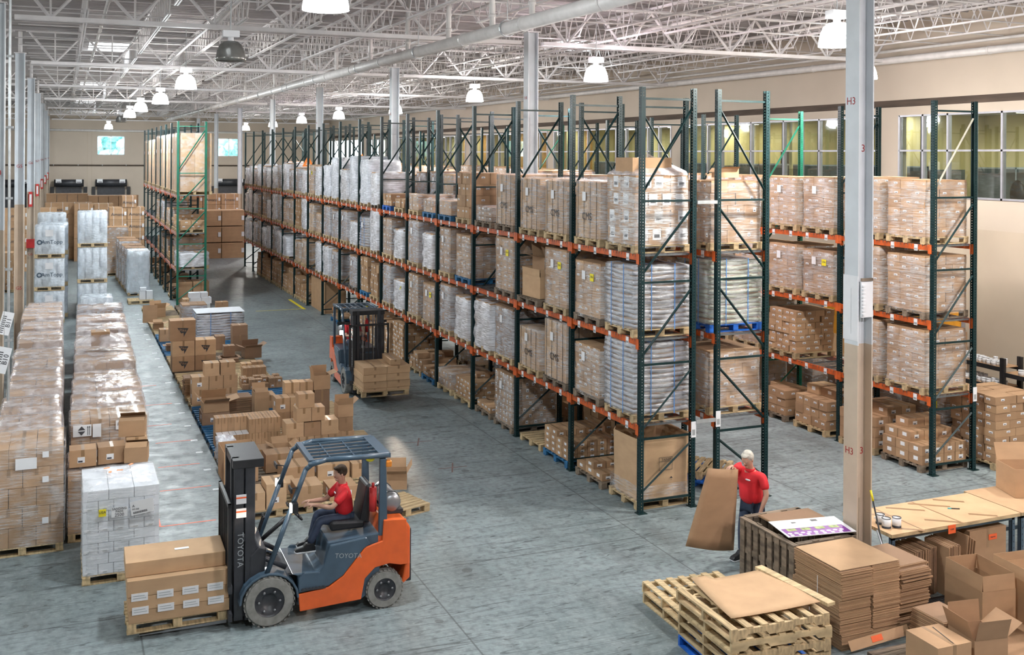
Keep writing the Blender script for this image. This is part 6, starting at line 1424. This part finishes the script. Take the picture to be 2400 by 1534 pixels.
def forklift(label, loc, rz, lift=.1, lights=True, aim=(0,-.12)):
    f_ = thing('forklift', label, 'forklift', loc, rz); W = .53
    wheel('wheel', .325, .23, f_, (0,.44,.325)); wheel('wheel', .325, .23, f_, (0,-.44,.325)); wheel('wheel', .255, .18, f_, (-1.56,.44,.255)); wheel('wheel', .255, .18, f_, (-1.56,-.44,.255))
    # counterweight and orange flank
    for s in (-1,1):
        mb = MB(); y0, y1 = sorted((s*(W-.035), s*W)); P_ = [(-.40,.13),(-.38,.36),(-.78,.40),(-.98,.52),(-1.28,.86),(-1.52,.92),(-1.54,1.20),(-1.86,1.18),(-1.90,.56),(-1.78,.56),(-1.62,.60),(-1.42,.57),(-1.28,.44),(-1.23,.17)]
        mb.prism(P_, y0, y1); obj('flank_panel', mb.mesh('flank', ['fl_orange']), f_, bevel=.012)
    mb = MB(); mb.prism([(-1.46,.62),(-1.46,.98),(-1.56,1.20),(-1.84,1.18),(-1.93,1.05),(-1.93,.35),(-1.80,.26),(-1.86,.56),(-1.62,.62)], -W+.04, W-.04); obj('counterweight', mb.mesh('counterweight', ['fl_orange']), f_, bevel=.025)
    mb = MB(); mb.box((-1.97,-W+.12,.32),(-1.90,W-.12,1.0)); mb.box((-1.95,-.48,.30),(-1.86,.48,.55)); obj('rear_grille', mb.mesh('rear_grille', ['charcoal']), f_, bevel=.02)
    # blue-grey body: step, floor, hood
    mb = MB(); mb.prism([(-.38,.20),(-.38,.58),(-.30,.62),(-.62,.60),(-.72,.66),(-.78,.98),(-1.50,1.02),(-1.50,.30),(-1.25,.16)], -W+.045, W-.045); obj('body', mb.mesh('body', ['fl_blue']), f_, bevel=.03)
    for s in (-1,1):
        mb = MB(); y0, y1 = sorted((s*(W-.05), s*(W-.005))); mb.prism([(-.38,.37),(-.38,.56),(-.46,.64),(-.66,.62),(-.72,.70),(-.80,.95),(-1.30,1.0),(-1.36,.90),(-1.26,.84),(-.98,.52),(-.78,.41)], y0, y1); obj('side_cover', mb.mesh('side_cover', ['fl_blue']), f_, bevel=.018)
        mb = MB(); mb.box((-.74,s*W-.03,.405),(-.42,s*W+.03,.425)); 
        for k in range(7): mb.box((-.72+k*.045,s*W-.03,.425),(-.70+k*.045,s*W+.03,.432))
        obj('step_tread', mb.mesh('step', ['charcoal']), f_)
        # fender
        mb = MB(); pts = [(math.cos(a)*.39, .325+math.sin(a)*.37) for a in [PI*q/10 for q in range(0,11)]]; pin = [(math.cos(a)*.36, .325+math.sin(a)*.34) for a in [PI*q/10 for q in range(10,-1,-1)]]
        y0, y1 = sorted((s*.30, s*(W+.02))); mb.prism(pts+pin, y0, y1); obj('fender', mb.mesh('fender', ['fl_blue']), f_, bevel=.01)
    mb = MB(); mb.box((-.40,-W+.22,.12),(.30,W-.22,.55)); mb.cyl((0,-.35,.325),(0,.35,.325),.09,12); mb.cyl((-1.56,-.35,.255),(-1.56,.35,.255),.06,10); obj('chassis', mb.mesh('chassis', ['charcoal']), f_, bevel=.02)
    mb = MB(); mb.box((-.35,-.40,.56),(.12,.40,.60)); mb.prism([(.05,.56),(.24,.56),(.24,.90),(.12,1.02),(.02,.98)], -.42, .42); obj('dashboard', mb.mesh('dashboard', ['charcoal']), f_, bevel=.02)
    # overhead guard
    for s in (-1,1):
        mb = MB(); mb.tube([(.05,s*.49,.62),(-.30,s*.485,1.52),(-.48,s*.475,1.98),(-.60,s*.46,2.06)], .034, 8); obj('front_post', mb.mesh('front_post', ['fl_blue'], True), f_)
        mb = MB(); mb.prism([(-1.48,.98),(-1.60,.98),(-1.58,2.02),(-1.49,2.02)], s*.47-.03, s*.47+.03); obj('rear_post', mb.mesh('rear_post', ['fl_blue']), f_, bevel=.01)
        mb = MB(); mb.tube([(-.52,s*.47,2.03),(-.75,s*.47,2.08),(-1.62,s*.47,2.06)], .036, 8); obj('roof_rail', mb.mesh('roof_rail', ['fl_blue'], True), f_)
    mb = MB(); mb.box((-.60,-.46,2.04),(-.53,.46,2.09)); mb.box((-1.65,-.46,2.02),(-1.50,.46,2.08))
    for k in range(6): mb.box((-1.52,-.40+k*.155,2.045),(-.55,-.37+k*.155,2.075))
    for k in range(2): mb.box((-.85-.33*k,-.45,2.05),(-.83-.33*k,.45,2.07))
    obj('roof_bars', mb.mesh('roof_bars', ['fl_blue']), f_)
    mb = MB(); mb.box((-1.66,.42,1.90),(-1.57,.51,1.99)); mb_ = MB(); mb_.box((-1.66,-.51,1.90),(-1.57,-.42,1.99)); obj('tail_light', mb_.mesh('tail_light', ['amber']), f_, bevel=.02); obj('tail_light', mb.mesh('tail_light', ['amber']), f_, bevel=.02)
    # seat
    mb = MB(); mb.prism([(-.88,1.02),(-1.34,1.02),(-1.36,1.12),(-.90,1.15),(-.86,1.09)], -.24, .24); mb.prism([(-1.28,1.10),(-1.38,1.60),(-1.46,1.60),(-1.42,1.06)], -.22, .22); obj('seat', mb.mesh('seat', ['black']), f_, bevel=.03)
    # gas bottle
    mb = MB(); mb.cyl((-1.72,-.28,1.34),(-1.72,.28,1.34),.13,18); mb.ball((-1.72,-.28,1.34),.13,0,14,8,(1,.4,1)); mb.ball((-1.72,.28,1.34),.13,0,14,8,(1,.4,1)); obj('gas_bottle', mb.mesh('gas_bottle', ['steel'], True), f_)
    mb = MB()
    for s in (-.2,.2): mb.lathe([(.132,s-.02),(.14,s-.02),(.14,s+.02),(.132,s+.02)], 20, 0, (-1.72,0,1.34), 'y')
    mb.box((-1.88,-.3,1.19),(-1.6,.3,1.24)); obj('bottle_bracket', mb.mesh('bottle_bracket', ['charcoal']), f_)
    # steering
    mb = MB(); mb.cyl((.02,.0,.95),(-.36,.0,1.24),.03,8); Rw = Matrix.Translation((-.42,.0,1.28)) @ Matrix.Rotation(-.85, 4, 'Y')
    pts = [(.155*math.cos(a), .155*math.sin(a), 0) for a in [2*PI*k/20 for k in range(21)]]; pts = [tuple(Rw @ Vector(q)) for q in pts]
    for a, b_ in zip(pts, pts[1:]): mb.cyl(a, b_, .013, 6)
    for k in (0,7,13): mb.cyl(tuple(Rw @ Vector((0,0,0))), pts[k], .01, 5)
    obj('steering_wheel', mb.mesh('steering_wheel', ['black'], True), f_)
    mb = MB()
    for k in range(3): mb.cyl((.02,-.20-.06*k,.98),(-.04,-.20-.06*k,1.16),.008,6); mb.ball((-.04,-.20-.06*k,1.17),.018,0,8,5)
    obj('lever', mb.mesh('lever', ['black']), f_)
    # fire extinguisher / red things on the rear post
    mb = MB(); mb.cyl((-1.42,.40,1.30),(-1.42,.40,1.62),.05,12); mb.cyl((-1.42,.40,1.62),(-1.42,.40,1.68),.02,8); obj('fire_extinguisher', mb.mesh('extinguisher', ['red'], True), f_)
    mb = MB(); mb.ball((-1.38,.40,2.01),.05,0,8,5,(1.3,.8,.8)); obj('yellow_glove', mb.mesh('glove', ['yellow'], True), f_)
    # mast
    ms = thing('mast', None, None, (0,0,0)); ms.parent = f_
    for s in (-1,1):
        mb = MB(); mb.box((.17,s*.36-.05,.07),(.30,s*.36+.05,2.10)); mb.box((.32,s*.36-.045,.08),(.44,s*.36+.045,2.14)); mb.box((.36,s*.27-.035,.10),(.47,s*.27+.035,2.17)); mb.box((.28,s*.34-.02,.1),(.33,s*.34+.02,2.1)); obj('mast_channel', mb.mesh('mast_channel', ['charcoal']), ms, bevel=.008)
        mb = MB(); mb.cyl((.30,s*.22,.2),(.30,s*.22,1.7),.028,10); mb.cyl((.30,s*.22,1.7),(.30,s*.22,2.05),.018,10,1); obj('lift_cylinder', mb.mesh('lift_cylinder', ['charcoal','steel'], True), ms)
        mb = MB(); mb.box((.38,s*.13-.015,.5),(.395,s*.13+.015,2.05)); obj('chain', mb.mesh('chain', ['steel']), ms)
        mb = MB(); mb.cyl((.26,s*.34,.95),(-.25,s*.32,.66),.032,8); obj('tilt_cylinder', mb.mesh('tilt_cylinder', ['charcoal'], True), f_)
    for z in (.25,1.15):
        mb = MB(); mb.box((.27,-.40,z-.05),(.34,.40,z+.05)); obj('cross_member', mb.mesh('cross_member', ['charcoal']), ms, bevel=.006)
    mb = MB(); mb.box((.06,-.42,2.06),(.46,.42,2.17)); obj('cross_member', mb.mesh('cross_member', ['black']), ms, bevel=.006)
    text('printed_name', 'TOYOTA', .11, 'galv', ms, (.36,.4065,1.0), (PI/2, PI/2, PI)); text('printed_name', 'TOYOTA', .11, 'galv', ms, (.36,-.4065,1.0), (PI/2, PI/2, 0))
    for s in (-1,1):
        mb = MB()
        for (z0,z1) in ((1.60,1.72),(1.42,1.54)): mb.box((.285,s*.412-.003,z0),(.415,s*.412+.003,z1)); mb.box((.285,s*.414-.003,z1-.05),(.415,s*.414+.003,z1-.03),1)
        obj('warning_label', mb.mesh('warning_label', ['paper','orange_paper']), ms)
    # carriage, backrest, forks
    ca = thing('carriage', None, None, (0,0,lift)); ca.parent = f_
    mb = MB(); mb.box((.47,-.50,.10),(.52,.50,.20)); mb.box((.47,-.50,.46),(.52,.50,.56)); mb.box((.44,-.30,.10),(.48,-.22,.60)); mb.box((.44,.22,.10),(.48,.30,.60)); obj('carriage_plate', mb.mesh('carriage_plate', ['charcoal']), ca)
    mb = MB(); mb.box((.49,-.52,.56),(.53,-.47,1.62)); mb.box((.49,.47,.56),(.53,.52,1.62)); mb.box((.49,-.52,1.57),(.53,.52,1.62))
    for k in range(9): mb.box((.50,-.42+k*.1,.56),(.52,-.40+k*.1,1.58))
    obj('load_backrest', mb.mesh('load_backrest', ['black']), ca)
    for s in (-1,1):
        mb = MB(); mb.prism([(.52,.02),(1.60,.02),(1.60,.03),(.60,.06),(.565,.08),(.565,.56),(.52,.56)], s*.26-.055, s*.26+.055); obj('fork', mb.mesh('fork', ['steel']), ca)
    # lamps
    for s in (-1,1):
        mb = MB(); mb.box((-.36,s*.55-.05,1.46),(-.28,s*.55+.05,1.58)); mb.cyl((-.33,s*.49,1.50),(-.33,s*.55,1.50),.012,6); h_ = obj('headlight', mb.mesh('headlight', ['black']), f_)
        mb = MB(); mb.box((-.28,s*.55-.042,1.468),(-.262,s*.55+.042,1.572)); obj('lens', mb.mesh('lens', ['head_on']), h_)
        mb = MB(); mb.box((-.27,s*.56-.10,1.74),(-.25,s*.56+.10,1.80)) ; mb.cyl((-.40,s*.48,1.76),(-.26,s*.56,1.77),.008,5); obj('mirror', mb.mesh('mirror', ['black']), f_)
        if lights:
            li = bpy.data.lights.new('headlight_beam', 'SPOT'); li.energy = lights; li.spot_size = .62; li.spot_blend = .6; li.shadow_soft_size = .05; li.color = (1,.80,.62)
            lo = bpy.data.objects.new('headlight_beam', li); COL.objects.link(lo); lo.parent = f_; lo.location = (-.245,s*.55,1.52); lo.rotation_euler = Vector((math.cos(aim[0]), math.sin(aim[0]), aim[1])).to_track_quat('-Z','Y').to_euler()
    text('printed_name', 'TOYOTA', .09, 'galv', f_, (-1.05,W+.001,.78), (PI/2,.12,PI)); text('printed_name', 'TOYOTA', .09, 'galv', f_, (-1.05,-W-.001,.78), (PI/2,.12,0))
    return f_
RZ1 = PI-.02
F1 = forklift('near orange and slate forklift in profile, carrying long cartons to the left', (2.52,13.90,0), RZ1, .02, 60)
person('driver on the near forklift in red polo and jeans, hands on the wheel', (2.52+1.14,13.90,1.06), RZ1, DRIVE, 'hair_brown', .88)
F2 = forklift('far orange and slate forklift facing the camera with headlights on', (7.26,25.75,0), -PI/2-.04, .22, 420, (-.36,-.08))
person('driver on the far forklift in a red shirt, half hidden by the mast', (7.26-.03,25.75+1.14,1.06), -PI/2-.04, DRIVE, 'hair_grey', .88)
# load of the near forklift
LX, LY_, LZ = .76, 13.56, .12
pallet('pallet on the forks of the near forklift', LX+.62, LY_+.38, LZ-.035, 1.24, .74, 'wood_new', 0)
def nl(label, z, h, dx=0, dy=0, w_=1.24, d_=.72, wins=False):
    o = thing('long_carton', label, 'carton', (LX+dx, LY_+dy, z), -.02, 'cartons on the near forklift')
    mb = MB(); mb.box((0,0,0),(w_,d_,h)); obj('body', mb.mesh('body', ['kraft_pale']), o, bevel=.006)
    if wins:
        mb = MB()
        for i in range(4): x = .04+i*.31; mb.box((x,-.006,h-.035),(x+.2,-.001,h+.0))
        obj('label_strip', mb.mesh('label_strip', ['paper']), o)
    return o
z = LZ+.108
for i, (h, dx, dy, wn) in enumerate(((.165,.02,.0,True),(.175,.01,-.01,True),(.21,0,-.015,False),(.19,-.015,.10,False))):
    cur = nl('long brown carton on the near forklift, %s from the bottom' % ORD[i], z, h-.004, dx, dy, 1.24, .72 if i < 3 else .60, False)
    if i in (1,2):
        for q in range(4):
            mb = MB(); x = .05+q*.31; mb.box((x,-.007,-.05),(x+.2,-.001,.045)); mb.box((x+.02,-.008,-.02),(x+.18,-.007,-.012),1); mb.box((x+.02,-.008,.01),(x+.16,-.007,.018),1)
            obj('paper_label', mb.mesh('label', ['paper','galv']), cur)
    if i == 3: mb = MB(); mb.box((.62,.25,h-.003),(.80,.31,h+.002)); obj('paper_label', mb.mesh('label', ['paper']), cur)
    z += h
# load of the far forklift
pallet('pallet on the forks of the far forklift', 7.40, 24.72, .205, 1.20, 1.0, 'wood', -.04)
z = .35
for i in range(4):
    h = (.07,.17,.17,.18)[i]
    for s in (0,1): 
        o = carton('flat brown carton on the far forklift, %s layer, %s half' % (ORD[i], ('left','right')[s]), 6.80+s*.60+(.02 if i % 2 else 0), 24.22+(.02*(i%2)), z, .59, .98, h-.005, '', -.03, 'cartons on the far forklift', 'kraft_pale')
    z += h
carton('narrow carton on top of the far forklift load', 7.52, 24.30, z+.01, .26, .9, .13, '', -.06, None, 'kraft_pale')

# ------------------------------------------------------------------ the worker with the cardboard sheet
STAND = dict(hip=(0,0,.88), chest=(.03,0,1.25), neck=(.06,0,1.42), head=(.12,0,1.56), face=(1,.15,-.45),
  sh_l=(.03,.21,1.34), sh_r=(.05,-.20,1.35), el_l=(.06,.31,1.08), el_r=(.26,-.17,1.37), wr_l=(.12,.26,.86), wr_r=(.45,-.02,1.505), hd_l=(.3,-.1,-1), hd_r=(1,.05,-.1), pn_l=(.6,-.8,0), pn_r=(0,.3,-1), curl_l=.5, curl_r=1.2,
  hj_l=(0,.10,.84), hj_r=(0,-.10,.84), kn_l=(.04,.13,.46), kn_r=(.10,-.11,.46), an_l=(-.03,.15,.09), an_r=(.10,-.11,.09), to_l=(.12,.17,.05), to_r=(.26,-.12,.05))
W_ = person('grey-haired worker in red polo holding a cardboard sheet', (9.78,12.92,0), PI+.25, STAND, 'hair_grey', 1.0, belly=.185)
mb = MB(); nn = 8; TL, TR, BL_, BR = Vector((8.82,12.70,1.57)), Vector((9.44,12.82,1.45)), Vector((8.45,12.72,.465)), Vector((9.35,12.80,.25)); vs = []
for i in range(nn+1):
    for j in range(nn+1):
        u, v = i/nn, j/nn; p = TL.lerp(TR,u).lerp(BL_.lerp(BR,u),v); p.y += -.09*math.sin(u*PI)*(.4+.6*v); vs.append(tuple(p))
mb.add(vs, [(i*(nn+1)+j,(i+1)*(nn+1)+j,(i+1)*(nn+1)+j+1,i*(nn+1)+j+1) for i in range(nn) for j in range(nn)])
o = obj('cardboard_sheet', mb.mesh('sheet', ['kraft_mid'], True), None); sm = o.modifiers.new('s','SOLIDIFY'); sm.thickness = .006; tag(o, 'big brown cardboard sheet held upright by the grey-haired worker', 'cardboard')
